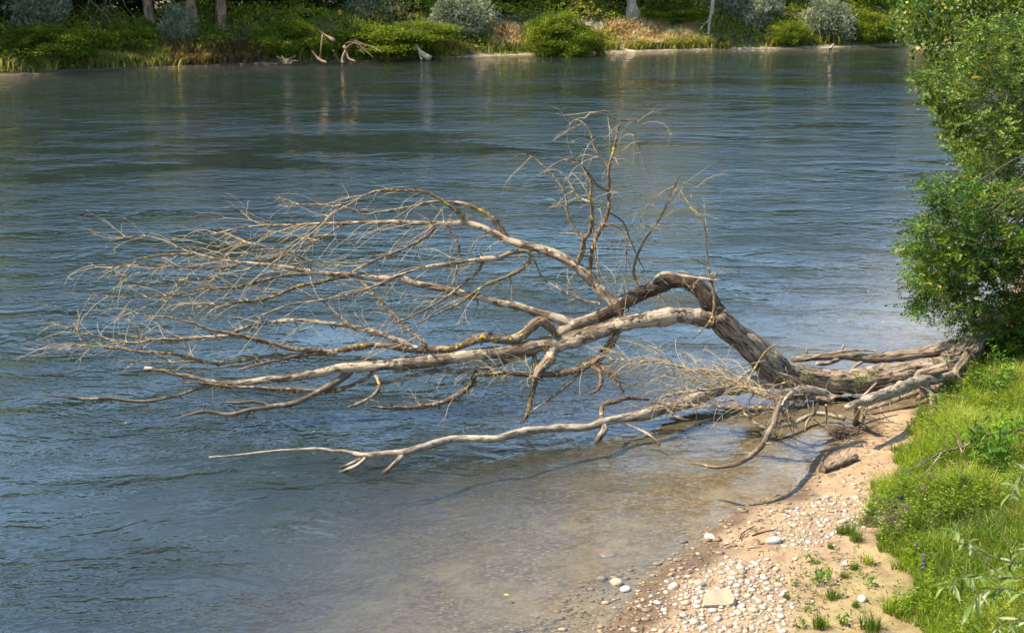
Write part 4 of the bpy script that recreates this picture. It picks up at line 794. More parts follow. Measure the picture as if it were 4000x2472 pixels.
# scatter of small wet gravel and submerged stones
GV = []; GC = []
for (x, y) in sample_poly([(1200, 1515), (1380, 1395), (1600, 1310), (1780, 1210), (1950, 1105), (1985, 1125), (1880, 1235), (1740, 1315), (1600, 1410), (1540, 1515)], 760, g):
    q = Dz(x, y, 0); zq = -1; d = float(np.exp(g.normal(math.log(.04), .5))); me_ = PEBW[g.integers(0, 4)]; V, Fm = vf(me_)
    GV.append((q, d, V, Fm)); GC.append( np.array([(.26, .19, .11), (.34, .24, .14), (.20, .16, .11)][g.integers(0, 3)]) * g.uniform(.7, 1.2))
zq = ground(np.array([q[0][:2] for q in GV]))
for (q, d, V, Fm), c, z_ in zip(GV, GC, zq): bgs.add(V * d * [1.3, 1.2, 1] + [q[0], q[1], z_ + d * .1], Fm, c)
gr = bgs.obj('gravel', M_stone, smooth=True, kind='stuff'); tag(gr, 'small gravel scattered between the beach pebbles and the waterline', 'gravel')
def boulder(x, y, wpx, label, seed, flat=.5, ang=0.0, wet=False, name='boulder', col=None, lift=.2, rot=None):
    p = hit(x, y); k = np.linalg.norm(p - [0, 0, CAMZ]) / 3398.6; m_ = stone_mesh(seed, 3, flat, ang)
    if wet: m_.materials.clear(); m_.materials.append(M_wetstone)
    if col: c = np.ones((len(m_.vertices), 4), np.float32); c[:, :3] = col; m_.attributes['col'].data.foreach_set('color', c.ravel())
    p[2] = float(ground([p[:2]])[0]); o = obj(name, m_, None, loc=p + [0, 0, wpx * k * flat * lift]); o.scale = (wpx * k,) * 3; o.rotation_euler = (0, 0, rot if rot is not None else seed * 1.3); tag(o, label, 'stone'); return o
boulder(1849, 1296, 42, 'largest smooth rounded white boulder alone on the beach', 3, .62, rot=.1)
boulder(1672, 1398, 36, 'chalky white crumbled lump at the upper left of the pebble field', 7, .5, .5)
boulder(1610, 1405, 30, 'ochre sided stone left of the chalky lump', 8, .55, .2, col=(.55, .45, .3))
boulder(1474, 1393, 32, 'angular tan stone standing in the shallows, farthest left of the beach stones', 12, .6, .6, True, col=(.42, .32, .2))
boulder(1496, 1408, 30, 'flat grey stone in the shallows just right of the angular tan stone', 13, .4, .2, True, col=(.5, .46, .4))
boulder(1697, 1284, 30, 'pale flat stone at the waterline left of the large white boulder', 14, .4, .2, True, col=(.5, .45, .37))
boulder(2060, 1435, 34, 'single white angular rock on bare sand beside the grass', 11, .55, .4)
boulder(2017, 1352, 20, 'small white rock beside a low green weed on the sand', 19, .6, .4)
boulder(1453, 1318, 46, 'reddish flat stone just under the shallow water', 15, .22, .2, True, col=(.30, .19, .12), lift=.1)
# broken slab
p = hit(1712, 1440); k = np.linalg.norm(p - [0, 0, CAMZ]) / 3398.6
import bmesh
def slab(name, label, p, outline, h, col, tilt=(0, 0, 0), cat='stone', sc=1.0):
    bm = bmesh.new(); g = np.random.default_rng(3); lo = [bm.verts.new((x, y, 0)) for x, y in outline]; up = [bm.verts.new((x * .9 + g.normal(0, .01), y * .9 + g.normal(0, .01), h * g.uniform(.8, 1.15))) for x, y in outline]
    n = len(lo); bm.faces.new(up); bm.faces.new(lo[::-1])
    for i in range(n): bm.faces.new((lo[i], lo[(i + 1) % n], up[(i + 1) % n], up[i]))
    bmesh.ops.triangulate(bm, faces=bm.faces[:]); bmesh.ops.subdivide_edges(bm, edges=bm.edges[:], cuts=3, use_grid_fill=True)
    for v in bm.verts: q = np.array(v.co) * 9; v.co += Vector((math.sin(q[0] * 3 + q[1]), math.sin(q[1] * 2.7 + q[2] * 3), math.sin(q[2] * 3 + q[0] * 2.3))) * .010
    m_ = bpy.data.meshes.new(name); bm.to_mesh(m_); bm.free(); a = m_.attributes.new('col', 'FLOAT_COLOR', 'POINT'); c = np.ones((len(m_.vertices), 4), np.float32); c[:, :3] = col; a.data.foreach_set('color', c.ravel()); m_.materials.append(M_stone)
    o = obj(name, m_, None, loc=p); o.rotation_euler = tilt; o.scale = (sc,) * 3; tag(o, label, cat); return o
slab('stone_slab', 'broad flat broken pale slab lying in the middle of the pebble field', p, [(-.26, -.10), (-.17, .16), (.05, .24), (.22, .20), (.30, -.06), (.26, -.17), (.02, -.15)], .09, (.30, .235, .155), (.25, -.08, .1))
# short log, sticks, driftwood wad
def ground_stick(name, label, tg, pts, w0, w1, mat, cat='stick', sides=8, lift=0.0, parent=None, rough=.12):
    q, s = px_of(tg, pts); W3 = []
    for i, (u, v) in enumerate(q):
        a = hit(u / D2O, v / D2O); wd = (w0 + (w1 - w0) * i / (len(q) - 1)) * s / FO * 27 * .5; a[2] = max(float(ground([a[:2]])[0]), -.02) + wd * .75 + lift; W3.append(a)
    W3 = np.array(W3); R = np.linspace(w0, w1, len(q)) * s * .5 / FO * np.linalg.norm(W3 - [0, 0, CAMZ], axis=1)
    a, r = resample(W3, R, .06, .15, int(q[0, 0])); v_, f_, bk = tube(a, r, sides, rough, int(q[0, 0])); bg = Bag(); bg.add(v_, f_, B=bk); o = bg.obj(name, mat, parent, True)
    if parent is None: tag(o, label, cat)
    return o
ground_stick('driftwood_log', 'short bark covered log lying on the sand at the waterline', 'H', [(318, 1128), (380, 1108), (450, 1082), (515, 1052)], 49, 46, M_trunk, 'log', 14, rough=.08)
def z2(x, y): return (2300 + x * 1000 / 1959, 1700 + y * 1000 / 1959)
ground_stick('driftwood_stick', 'dark curved stick lying on wet gravel above the large white boulder', 'O', [z2(1250, 772), (2300 + 1330 * .5105, 1700 + 745 * .5105), z2(1400, 732), z2(1465, 735)], 6, 4, M_dead)
ground_stick('driftwood_stick', 'small forked grey twig at the edge of the shallows', 'O', [z2(1155, 808), z2(1175, 765), z2(1225, 730), z2(1275, 708)], 6, 3, M_dead, lift=.03)
ground_stick('driftwood_stick', 'thin black twig on wet sand below the large white boulder', 'O', [z2(1215, 872), z2(1270, 862), z2(1320, 858)], 3, 2, M_dead)
g = np.random.default_rng(9); DW = empty('driftwood_wad', hit(2005, 1035)); tag(DW, 'wad of washed-up twigs and sticks below the trunk on wet sand', 'driftwood')
for i, (a, b2, w) in enumerate((((270, 825), (430, 925), 9), ((420, 820), (590, 890), 14), ((540, 810), (680, 855), 9), ((470, 930), (600, 870), 8), ((500, 900), (690, 905), 7), ((380, 930), (520, 900), 8), ((560, 790), (520, 900), 12), ((250, 880), (420, 940), 5), ((600, 905), (740, 870), 6), ((440, 960), (540, 935), 8), ((640, 860), (800, 870), 5))):
    mid_ = ((a[0] + b2[0]) / 2 + g.normal(0, 15), (a[1] + b2[1]) / 2 - 8); ground_stick('stick', '', 'H', [a, mid_, b2], w, w * .6, [M_silt, M_dead, M_branch][i % 3], parent=DW, sides=6, lift=.05 + .05 * (i % 3))
bg = Bag()
for i in range(70):
    c = hit(2005 + g.normal(0, 16), 1040 + g.normal(0, 6)); d = rnd_dir(1, g)[0] * [1, 1, .3]; L = g.uniform(.1, .35); c = c + [0, 0, g.uniform(.02, .16)]
    v_, f_, bk = tube(np.stack([c - d * L, c + g.normal(0, .02, 3), c + d * L]), np.array([.006, .007, .004]), 4); bg.add(v_, f_, B=bk)
bg.obj('twigs', M_dead, DW, True, kind='stuff')

bg = Bag(); g = np.random.default_rng(29)
for (x, y) in sample_poly(R3 + [(1480, 1420)], 420, g) + sample_poly([(1990, 1110), (2080, 1010), (2200, 990), (2110, 1120), (2085, 1200)], 160, g) + sample_poly([(1900, 1340), (2100, 1330), (2160, 1512), (1900, 1512)], 260, g):
    q = Dz(x, y, .15); d = rnd_dir(1, g)[0] * [1, 1, .12]; L = g.uniform(.015, .09); bg.add(*leaves(q[None], d[None], L * 2, g.uniform(.008, .03), g), np.array([(.10, .065, .035), (.20, .14, .08), (.06, .04, .025), (.34, .27, .15)][g.integers(0, 4)]))
for v_ in bg.V: v_[:, 2] -= .15
zq = ground(np.array([v_.mean(0)[:2] for v_ in bg.V]))
for v_, z_ in zip(bg.V, zq): v_[:, 2] += z_ + .012
o = bg.obj('beach_litter', M_grass, kind='stuff'); tag(o, 'fine twig and leaf litter strewn over the sand', 'litter')
# ---------------------------------------------------------------- grassy near bank
g = np.random.default_rng(14)
def bank_pts(n, b0, b1, y0=15.5, y1=37, x1=17.5):
    P = np.stack([g.uniform(4, x1, n * 3), g.uniform(y0, y1, n * 3)], 1); b = sdist(P, EDGE) + (vnoise(P, 1.6, 71) - .5) * .8 + (vnoise(P, 4, 72) - .5) * .3
    k = (b > b0) & (b < b1); P = P[k]; px = to_px(np.column_stack([P, ground(P)])); k = (px[:, 0] < 2560) & (px[:, 1] < 1640); return P[k]
P = bank_pts(170000, 0, 7); Zg = ground(P); n = len(P); cl = vnoise(P, .9, 81); c2 = vnoise(P, 2.8, 82); bd = sdist(P, EDGE)
H = (.08 + .42 * cl + .26 * c2) * g.uniform(.55, 1.25, n) * (.45 + .55 * sstep(0, .9, bd))
V, F = blades(np.column_stack([P, Zg - .01]), H * 1.15, g.uniform(.007, .018, n), g.uniform(.25, 1.0, n), g)
yel = sstep(.45, .75, vnoise(P, .55, 83))[:, None]
base = np.array([.06, .115, .006]) * (1 - cl[:, None]) + np.array([.27, .36, .014]) * cl[:, None]; base = base * (1 - .35 * yel) + np.array([.42, .39, .085]) * .35 * yel
straw = g.uniform(0, 1, n) < .07; base[straw] = [.42, .34, .16]
Cg = np.repeat((base * (1 + g.normal(0, .25, (n, 1))).clip(.4, 1.8)).clip(.01, .6), 6, 0)
o = obj('bank_grass', mesh('bank_grass', V, F, Cg), M_grass, kind='stuff'); tag(o, 'lush bright green grass covering the near right bank', 'grass')
def herb_stuff(name, label, P, hmin, hmax, lf, L, Wd, c1, c2, seed, mat=M_leaf):
    g = np.random.default_rng(seed); n = len(P); Zg = ground(P); H = g.uniform(hmin, hmax, n); k = lf
    f = np.tile(np.linspace(.25, 1, k), n); I = np.repeat(np.arange(n), k); az = np.tile(np.arange(k) * 2.4, n) + np.repeat(g.uniform(0, 6, n), k)
    ln = np.repeat(g.normal(0, .12, (n, 2)), k, 0); A = np.stack([np.cos(az), np.sin(az), g.uniform(-.25, .5, n * k)], 1); Ls = L * g.uniform(.6, 1.2, n * k) * (1.15 - .5 * f)
    C = np.column_stack([P[I] + ln * (H[I] * f)[:, None], Zg[I] + H[I] * f]) + A * Ls[:, None] * .5
    V, F = leaves(C, A, Ls, Wd * Ls / L, g); tn = np.repeat(g.uniform(0, 1, n), k)[:, None]
    c = (np.array(c1) * (1 - tn) + np.array(c2) * tn) * (1 + g.normal(0, .22, (n * k, 1))).clip(.4, 1.8)
    sv, sf = blades(np.column_stack([P, Zg]), H, np.full(n, .008), np.full(n, .15), g)
    bg = Bag(); bg.add(V, F, np.repeat(c, 4, 0)); bg.add(sv, sf, np.array([.13, .16, .04])); o = bg.obj(name, mat, kind='stuff'); tag(o, label, 'plants'); return o
P = bank_pts(7500, .15, 7); P = P[vnoise(P, .7, 91) > .3][:5600]
herb_stuff('leafy_herbs', 'leafy green herbs growing through the bank grass', P, .2, .72, 13, .10, .032, (.05, .105, .006), (.22, .31, .014), 15)
P = bank_pts(1500, .3, 7); P = P[vnoise(P, .5, 95) > .55]
herb_stuff('seed_grass', 'tawny seeding weeds among the bank grass', P[:700], .35, .7, 10, .05, .012, (.30, .24, .10), (.36, .30, .12), 16, M_grass)
def clump_leaves(bg, c, R, n, L, Wd, col, g, hang=.0):
    Pp = c + g.normal(0, 1, (n, 3)) * R; A = rnd_dir(n, g) + [0, 0, -hang]; v_, f_ = leaves(Pp, A, g.uniform(.7, 1.25, n) * L, g.uniform(.7, 1.25, n) * Wd, g); bg.add(v_, f_, np.repeat(shade(col, n, g, .28), 4, 0))
def shrub(name, label, x, y, wpx, hpx, L, Wd, col, n, seed, cat='shrub', hang=.3, lift=.55):
    g = np.random.default_rng(seed); b0 = hit(x, y); k = np.linalg.norm(b0 - [0, 0, CAMZ]) / 3398.6; o = empty(name, b0); tag(o, label, cat); bg = Bag(); st = Bag()
    R = np.array([wpx, wpx * .8, hpx]) * k
    for i in range(max(6, n // 60)):
        c = b0 + g.normal(0, .33, 3).clip(-.6, .6) * R * [1, 1, .9] + [0, 0, R[2] * lift]; clump_leaves(bg, c, R * .14, 60, L, Wd, np.array(col) * g.uniform(.75, 1.3), g, hang)
        q = np.stack([b0 - [0, 0, .05], (b0 + c) / 2 + g.normal(0, .04, 3), c]); v_, f_, bk = tube(q, np.array([.012, .009, .005]), 4); st.add(v_, f_, B=bk)
    bg.obj('foliage', M_leaf, o, kind='stuff'); st.obj('stems', M_dead, o, True, kind='stuff'); return o
shrub('leafy_shrub', 'dense lance leaved green shrub on the right bank below the bare grey branch', 2385, 1150, 95, 120, .15, .035, (.10, .19, .022), 1500, 21, hang=.7)
shrub('leafy_shrub', 'dark sedge clump in shade below the bare grey branch', 2290, 1210, 60, 60, .22, .014, (.05, .10, .02), 700, 22, hang=-.5)
shrub('leafy_shrub', 'bright yellow green leafy weed beside the dry brown brush', 2235, 1205, 30, 45, .09, .03, (.22, .30, .03), 420, 23)
shrub('leafy_shrub', 'tall mixed weeds crowding the root end of the fallen trunk', 2370, 960, 80, 90, .11, .035, (.12, .20, .025), 1300, 24, hang=.3)
shrub('leafy_shrub', 'dark green weeds under the low tree foliage at the trunk base', 2400, 880, 70, 100, .10, .04, (.06, .12, .02), 1200, 25)
# tufts and weeds on the bare sand
TUFT = []
for i in range(4):
    gg = np.random.default_rng(400 + i); n = 110; r = gg.uniform(0, 1, n) ** .5 * .5; a = gg.uniform(0, 6.28, n); Pp = np.stack([r * np.cos(a), r * np.sin(a), 0 * r], 1)
    V, F = blades(Pp, gg.uniform(.5, 1.1, n), gg.uniform(.03, .05, n), gg.uniform(.2, .9, n), gg); TUFT.append(mesh('tuft', V, F, np.repeat(shade((.09, .145, .013), n, gg, .3), 6, 0)))
WEED = []
for i in range(3):
    gg = np.random.default_rng(420 + i); bg = Bag()
    for j in range(9): c = np.array([gg.normal(0, .3), gg.normal(0, .3), gg.uniform(.1, .8)]); clump_leaves(bg, c, np.array([.12, .12, .12]), 14, .26, .12, (.13, .21, .03), gg)
    WEED.append(mesh('weed', np.vstack(bg.V), np.vstack(bg.F), np.vstack(bg.C)))
TF = [(2094, 1170, 22, 't', 'rounded bright grass tuft on bare sand below the tree shadow'), (2008, 1275, 16, 't', 'small grass tuft among the upper white pebbles'), (1985, 1310, 12, 't', 'tiny grass tuft at the right edge of the upper pebbles'), (1940, 1345, 15, 'w', 'low reddish stemmed weed left of the sandy grass tufts'),
      (1965, 1395, 30, 'w', 'tallest bushy weed standing alone on bare sand'), (1990, 1430, 24, 't', 'grass tuft just right of the tallest bushy weed'), (2040, 1360, 16, 't', 'thin grass tuft on sand near the small white rock'), (2018, 1380, 14, 't', 'short tuft on sand below the small white rock'),
      (1880, 1432, 13, 't', 'small tuft at the right edge of the lower pebble field'), (1930, 1460, 17, 'w', 'low green weed right of the lower pebble field'), (1860, 1395, 11, 'w', 'tiny weed above the lower pebble field edge'), (1895, 1400, 13, 'w', 'small leafy weed on the sand left of the tallest weed'),
      (1960, 1500, 30, 't', 'broad grass clump at the bottom edge of the sand'), (2080, 1505, 36, 't', 'tall grass clump at the bottom edge beside the bank'), (2010, 1490, 22, 'w', 'green weed at the bottom edge between two grass clumps'), (2080, 1400, 20, 'w', 'sparse weed on sand left of the grass bank'),
      (1915, 1500, 18, 'w', 'weed at the bottom edge right of the pebbles'), (2045, 1450, 14, 't', 'thin tuft left of the single white angular rock'), (2025, 1275, 26, 't', 'grass fringe where bank grass meets the upper pebbles'), (2045, 1292, 24, 't', 'grass fringe below the dry brown brush')]
for i, (x, y, w, ty, lab) in enumerate(TF):
    b0 = hit(x, y); k = np.linalg.norm(b0 - [0, 0, CAMZ]) / 3398.6 * w * 1.25; o = obj('grass_tuft' if ty == 't' else 'weed', (TUFT if ty == 't' else WEED)[i % 3], M_grass if ty == 't' else M_leaf, loc=b0); o.scale = (k, k, k * 1.15); o.rotation_euler = (0, 0, i * 1.7); tag(o, lab, 'grass' if ty == 't' else 'weed', 'plants on the bare sand')
g = np.random.default_rng(17); P = np.array([hit(x, y)[:2] for x, y in sample_poly([(1900, 1330), (2080, 1300), (2150, 1420), (2165, 1512), (1900, 1512), (1890, 1440)], 150, g)]); P = P[vnoise(P, 1.1, 98) > .4]
herb_stuff('seedlings', 'sparse tiny green seedlings on the damp sand', P, .03, .12, 8, .05, .022, (.13, .21, .03), (.22, .27, .04), 18)
# purple flower spikes
M_flower, t_, p_ = nt('purple_flower'); p_.inputs['Base Color'].default_value = (.22, .07, .26, 1)
def spike(x, y0, y1, label, seed):
    g = np.random.default_rng(seed); b0 = hit(x, y0); k = np.linalg.norm(b0 - [0, 0, CAMZ]) / 3398.6; h = (y0 - y1) * k; o = empty('purple_loosestrife', b0); tag(o, label, 'flower', 'purple flower spikes on the bank')
    bg = Bag(); v_, f_, bk = tube(np.array([b0 - [0, 0, .05], b0 + [.01, 0, h * .5], b0 + [.03, 0, h]]), np.array([.006, .005, .003]), 5); bg.add(v_, f_, B=bk); bg.obj('stem', M_dead, o)
    n = 40; zf = g.uniform(.55, 1, n); c = b0 + np.stack([.03 * zf + g.normal(0, .009, n), g.normal(0, .009, n), zf * h], 1); v_, f_ = leaves(c, rnd_dir(n, g), .035, .028, g); m_ = mesh('flower_spike', v_, f_); obj('flower_spike', m_, M_flower, o)
spike(2198, 1400, 1322, 'tallest purple flower spike in the lower bank grass', 1); spike(2183, 1345, 1290, 'slim purple flower spike left of and behind the tallest spike', 2); spike(2374, 1510, 1452, 'purple flower spike at the bottom edge under the willow leaves', 3); spike(2226, 1190, 1140, 'pink purple flower spike beside the hanging dry debris', 4); spike(2420, 1040, 1005, 'pink purple flower spike at the root of the bare grey branch', 5); spike(2205, 1262, 1225, 'purple flower spike behind the dry brown brush', 6)
# bare grey branch over the grass, dry brush
def hover(tg, pts, w0, w1, lift0, lift1, mat, parent, name='branch', sides=7):
    q, s = px_of(tg, pts); W3 = []
    for i, (u, v) in enumerate(q): f = i / (len(q) - 1); W3.append(hit(u / D2O, v / D2O, lift0 * (1 - f) + lift1 * f))
    W3 = np.array(W3); R = np.linspace(w0, w1, len(q)) * s * .5 / FO * np.linalg.norm(W3 - [0, 0, CAMZ], axis=1); a, r = resample(W3, R, .06, .25, int(q[0, 0] + q[0, 1])); v_, f_, bk = tube(a, r, sides, .1); bg = Bag(); bg.add(v_, f_, B=bk); BR['hv%d' % len(BR)] = {'W': a, 'R': r, 'px': None}; return bg.obj(name, mat, parent, True)
GB = empty('bare_branch', hit(2440, 1030)); tag(GB, 'bare dark grey branch reaching left across the right bank grass', 'branch')
hover('H', [(1600, 850), (1470, 880), (1350, 895), (1230, 930), (1150, 975), (1020, 1010), (900, 1085), (780, 1145)], 26, 4, .75, .5, M_dead, GB); k1_ = 'hv%d' % (len(BR) - 1)
hover('H', [(1025, 1010), (960, 1100), (900, 1150), (850, 1195)], 10, 3, .6, .3, M_dead, GB); hover('H', [(1150, 972), (1125, 930), (1100, 890), (1068, 868)], 12, 4, .62, .8, M_dead, GB); hover('H', [(1290, 905), (1240, 885), (1195, 866)], 9, 4, .7, .75, M_dead, GB); hover('H', [(1400, 945), (1440, 905), (1475, 890)], 8, 5, .6, .75, M_dead, GB); hover('H', [(1165, 975), (1150, 1010), (1120, 940)], 10, 6, .6, .65, M_dead, GB)
twigs([k1_], 26, .15, .5, (-.4, 0, -.2), .3, 71, GB, r0=.005, mat=M_dead)
def debris(label, spots, seed, parent=None, col=(.20, .13, .085)):
    g = np.random.default_rng(seed); bg = Bag()
    for x, y, w, n in spots:
        c = hit(x, y, .35); k = np.linalg.norm(c - [0, 0, CAMZ]) / 3398.6; Pp = c + g.normal(0, 1, (n, 3)) * [w * k * .4, w * k * .4, w * k * .5]; v_, f_ = leaves(Pp, rnd_dir(n, g) + [0, 0, -.5], g.uniform(.05, .16, n), .012, g); bg.add(v_, f_, np.repeat(shade(col, n, g, .3), 4, 0))
    o = bg.obj('dry_debris', M_grass, parent, kind='stuff')
    if parent is None: tag(o, label, 'debris')
    return o
debris('', [(2300, 1130, 24, 170), (2270, 1120, 20, 120), (2225, 1150, 18, 130), (2205, 1175, 16, 120), (2320, 1110, 20, 110)], 31, GB)
DB = empty('dry_brush', hit(2140, 1235)); tag(DB, 'brittle greyish brown dry brush sprawling from bank grass onto sand', 'brush')
for i, (pts, w) in enumerate((([(1000, 1258), (880, 1258), (780, 1262), (650, 1300)], 7), ([(830, 1350), (740, 1375), (640, 1390), (540, 1395)], 8), ([(800, 1340), (700, 1300), (610, 1290)], 6), ([(780, 1370), (720, 1430), (670, 1510)], 8), ([(760, 1380), (640, 1420), (560, 1450)], 5), ([(860, 1300), (760, 1320), (660, 1345), (580, 1350)], 5))):
    hover('H', pts, w, 2, .28, .1, M_dead, DB, sides=5)
twigs(['hv%d' % i for i in range(len(BR) - 6, len(BR))], 70, .12, .45, (-.5, 0, .1), .2, 72, DB, r0=.004, mat=M_dead)
debris('', [(2130, 1240, 22, 120), (2165, 1220, 18, 90), (2110, 1235, 16, 80), (2150, 1255, 14, 70)], 33, DB, (.24, .17, .12))
sb = boulder(2150, 1222, 17, 'small crumpled black scrap caught in the dry brown brush', 41, .6, .5, name='scrap', col=(.008, .009, .012), lift=1.2); sb['category'] = 'scrap'; sb.location.z += .18

# ---------------------------------------------------------------- trees on the right
def pinnate(seed):
    g = np.random.default_rng(seed); bg = Bag(); n = 6
    for i in range(n):
        y = .22 + .7 * i / (n - 1)
        for sgn in (-1, 1):
            a = np.array([[sgn * 1.0, .45 + g.normal(0, .12), g.normal(-.15, .2)]]); c = np.array([[sgn * .12, y + .05, -.25 * y * y * .4]]); v_, f_ = leaves(c, a, .235, .105, g, .12); bg.add(v_, f_, np.ones(3) * g.uniform(.85, 1.15))
    v_, f_ = leaves(np.array([[0, 1.05, -.12]]), np.array([[0, 1, -.2]]), .22, .11, g, .1); bg.add(v_, f_, np.ones(3))
    v_, f_ = leaves(np.array([[0, .5, -.03]]), np.array([[0, 1, -.1]]), 1.0, .012, g, .1); bg.add(v_, f_, np.array([.8, .9, .5]))
    return np.vstack(bg.V), np.vstack(bg.F), np.vstack(bg.C)
PIN = [pinnate(i) for i in range(4)]
def frames(A, g):
    n = len(A); A = unit(A); S_ = unit(np.cross(A, np.tile([0, 0, 1.], (n, 1)) + g.normal(0, .35, (n, 3)))); U = np.cross(S_, A); return np.stack([S_, A, U], 2)
def poly_points(poly, n, Y0, Y1, g):
    return np.array([at_y(x * D2O, y * D2O, g.uniform(Y0, Y1)) for x, y in sample_poly(poly, n, g)])
def limbs_to(bg, root, targets, r0, g, mid_up=.3):
    for c in targets:
        m_ = root * .45 + c * .55 + g.normal(0, .25, 3) + [0, 0, mid_up]; a, r = resample(np.stack([root, m_, c]), [r0, r0 * .5, .008], .25, .3, int(g.integers(0, 9999))); v_, f_, bk = tube(a, r, 5, .05); bg.add(v_, f_, B=bk)
def locust(name, label, base, fork, poly, n, per, Y0, Y1, L, cols, seed, extra=()):
    g = np.random.default_rng(seed); o = empty(name, base); tag(o, label, 'tree'); base = np.array(base)
    a, r = resample(np.stack([base - [0, 0, .3], base * .5 + np.array(fork) * .5 + [.2, .1, 0], np.array(fork)]), [.16, .12, .08], .3, .15, seed); v_, f_, bk = tube(a, r, 10, .08); bg = Bag(); bg.add(v_, f_, B=bk); bg.obj('trunk', M_dead, o, True)
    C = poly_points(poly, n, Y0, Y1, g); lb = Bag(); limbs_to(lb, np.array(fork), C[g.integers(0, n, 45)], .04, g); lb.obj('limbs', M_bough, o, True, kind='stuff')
    N_ = n * per; ci = np.repeat(np.arange(n), per); out = rnd_dir(N_, g) * [1, 1, .55] + [-.35, -.2, -.1]; P = C[ci] + g.normal(0, .13, (N_, 3)) * [1.25, 1.25, .6]
    M3 = frames(out, g); sc = L * g.uniform(.7, 1.2, N_); tone = g.uniform(0, 1, n)[ci]; pal = np.array(cols); bc = pal[0] * (1 - tone[:, None]) + pal[1] * tone[:, None]; bc = bc * (1 + g.normal(0, .18, (N_, 1))).clip(.5, 1.6); ye = g.uniform(0, 1, N_) < .025; bc[ye] = [.45, .33, .03]
    seen = np.where((to_px(P)[:, 0] < 2450) & (to_px(P)[:, 1] > 0))[0]; front = seen[np.argsort(P[seen, 1])][:260]; single = set(front.tolist())
    tmpl = [mesh('compound_leaf', pv, pf, pc * pal[(i % 2)]) for i, (pv, pf, pc) in enumerate(PIN)]
    bag = Bag()
    for i in range(N_):
        if i in single:
            m_ = bpy.data.objects.new('compound_leaf', tmpl[i % 4]); COL.objects.link(m_)
            if not tmpl[i % 4].materials: tmpl[i % 4].materials.append(M_leaf_glossy)
            m_.parent = o; mt = Matrix([list(M3[i][0]) + [0], list(M3[i][1]) + [0], list(M3[i][2]) + [0], [0, 0, 0, 1]]) ; m_.matrix_local = Matrix.Translation(Vector(P[i] - np.array(base))) @ mt @ Matrix.Scale(float(sc[i]), 4)
        else:
            pv, pf, pc = PIN[i % 4]; bag.add((pv * sc[i]) @ M3[i].T + P[i], pf, pc * bc[i])
    bag.obj('foliage', M_leaf_glossy, o, kind='stuff'); return o
LOW = [(2215, 440), (2300, 425), (2380, 440), (2640, 420), (2640, 900), (2440, 880), (2360, 850), (2335, 800), (2270, 775), (2235, 740), (2160, 735), (2150, 715), (2230, 690), (2180, 660), (2150, 600), (2165, 560), (2200, 520), (2245, 500)]
locust('locust_tree', 'dark green locust tree overhanging the root end of the fallen trunk', (14.6, 32.5, float(ground([[14.6, 32.5]])[0])), (13.6, 32.8, 5.2), LOW, 400, 19, 30.5, 34.5, .36, [(.018, .046, .003), (.092, .155, .009)], 501)
UPL = [(2195, 172), (2290, 150), (2330, 60), (2450, 40), (2700, 0), (2700, 470), (2420, 470), (2290, 440), (2310, 400), (2275, 350), (2290, 290), (2340, 250), (2270, 225), (2200, 195)]
locust('locust_tree', 'pale leaved locust tree at the right edge above the dark green one', (17.0, 38.5, float(ground([[17.0, 38.5]])[0])), (15.6, 38.6, 6.6), UPL, 400, 18, 36, 41, .37, [(.026, .060, .005), (.155, .215, .028)], 502)
def cottonwood(label, base, fork, polys, n, per, Y0, Y1, L, seed):
    g = np.random.default_rng(seed); o = empty('cottonwood_tree', base); tag(o, label, 'tree'); base = np.array(base)
    a, r = resample(np.stack([base - [0, 0, .3], base * .5 + np.array(fork) * .5, np.array(fork)]), [.3, .24, .15], .3, .12, seed); v_, f_, bk = tube(a, r, 12, .08); bg = Bag(); bg.add(v_, f_, B=bk); bg.obj('trunk', M_dead, o, True)
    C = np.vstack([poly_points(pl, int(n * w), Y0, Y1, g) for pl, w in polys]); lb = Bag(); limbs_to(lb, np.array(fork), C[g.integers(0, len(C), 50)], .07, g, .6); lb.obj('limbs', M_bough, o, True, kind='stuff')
    N_ = len(C) * per; ci = np.repeat(np.arange(len(C)), per); P = C[ci] + g.normal(0, .2, (N_, 3)) * [1, 1, 1.1]; A = rnd_dir(N_, g) + [0, 0, -.6]; Ls = L * g.uniform(.7, 1.25, N_); v_, f_ = leaves(P, A, Ls, Ls * .85, g, .1)
    tone = g.uniform(0, 1, len(C))[ci][:, None]; c = (np.array([.028, .06, .006]) * (1 - tone) + np.array([.115, .16, .018]) * tone) * (1 + g.normal(0, .25, (N_, 1))).clip(.4, 1.7); ye = g.uniform(0, 1, N_) < .03; c[ye] = [.45, .35, .04]
    m_ = mesh('foliage', v_, f_, np.repeat(c, 4, 0)); obj('foliage', m_, M_leaf_glossy, o, kind='stuff'); return o
cottonwood('tall cottonwood with yellow flecked round leaves at the top right corner', (20, 44, float(ground([[20, 44]])[0])), (17.5, 43.5, 8.8), [([(2115, -60), (2700, -60), (2700, 140), (2340, 140), (2260, 165), (2228, 160), (2215, 110), (2180, 95), (2140, 50)], 1.0), ([(2215, 215), (2270, 210), (2300, 260), (2340, 330), (2330, 420), (2290, 345), (2260, 300), (2255, 260), (2205, 225)], .35)], 380, 30, 41, 45.5, .135, 503)

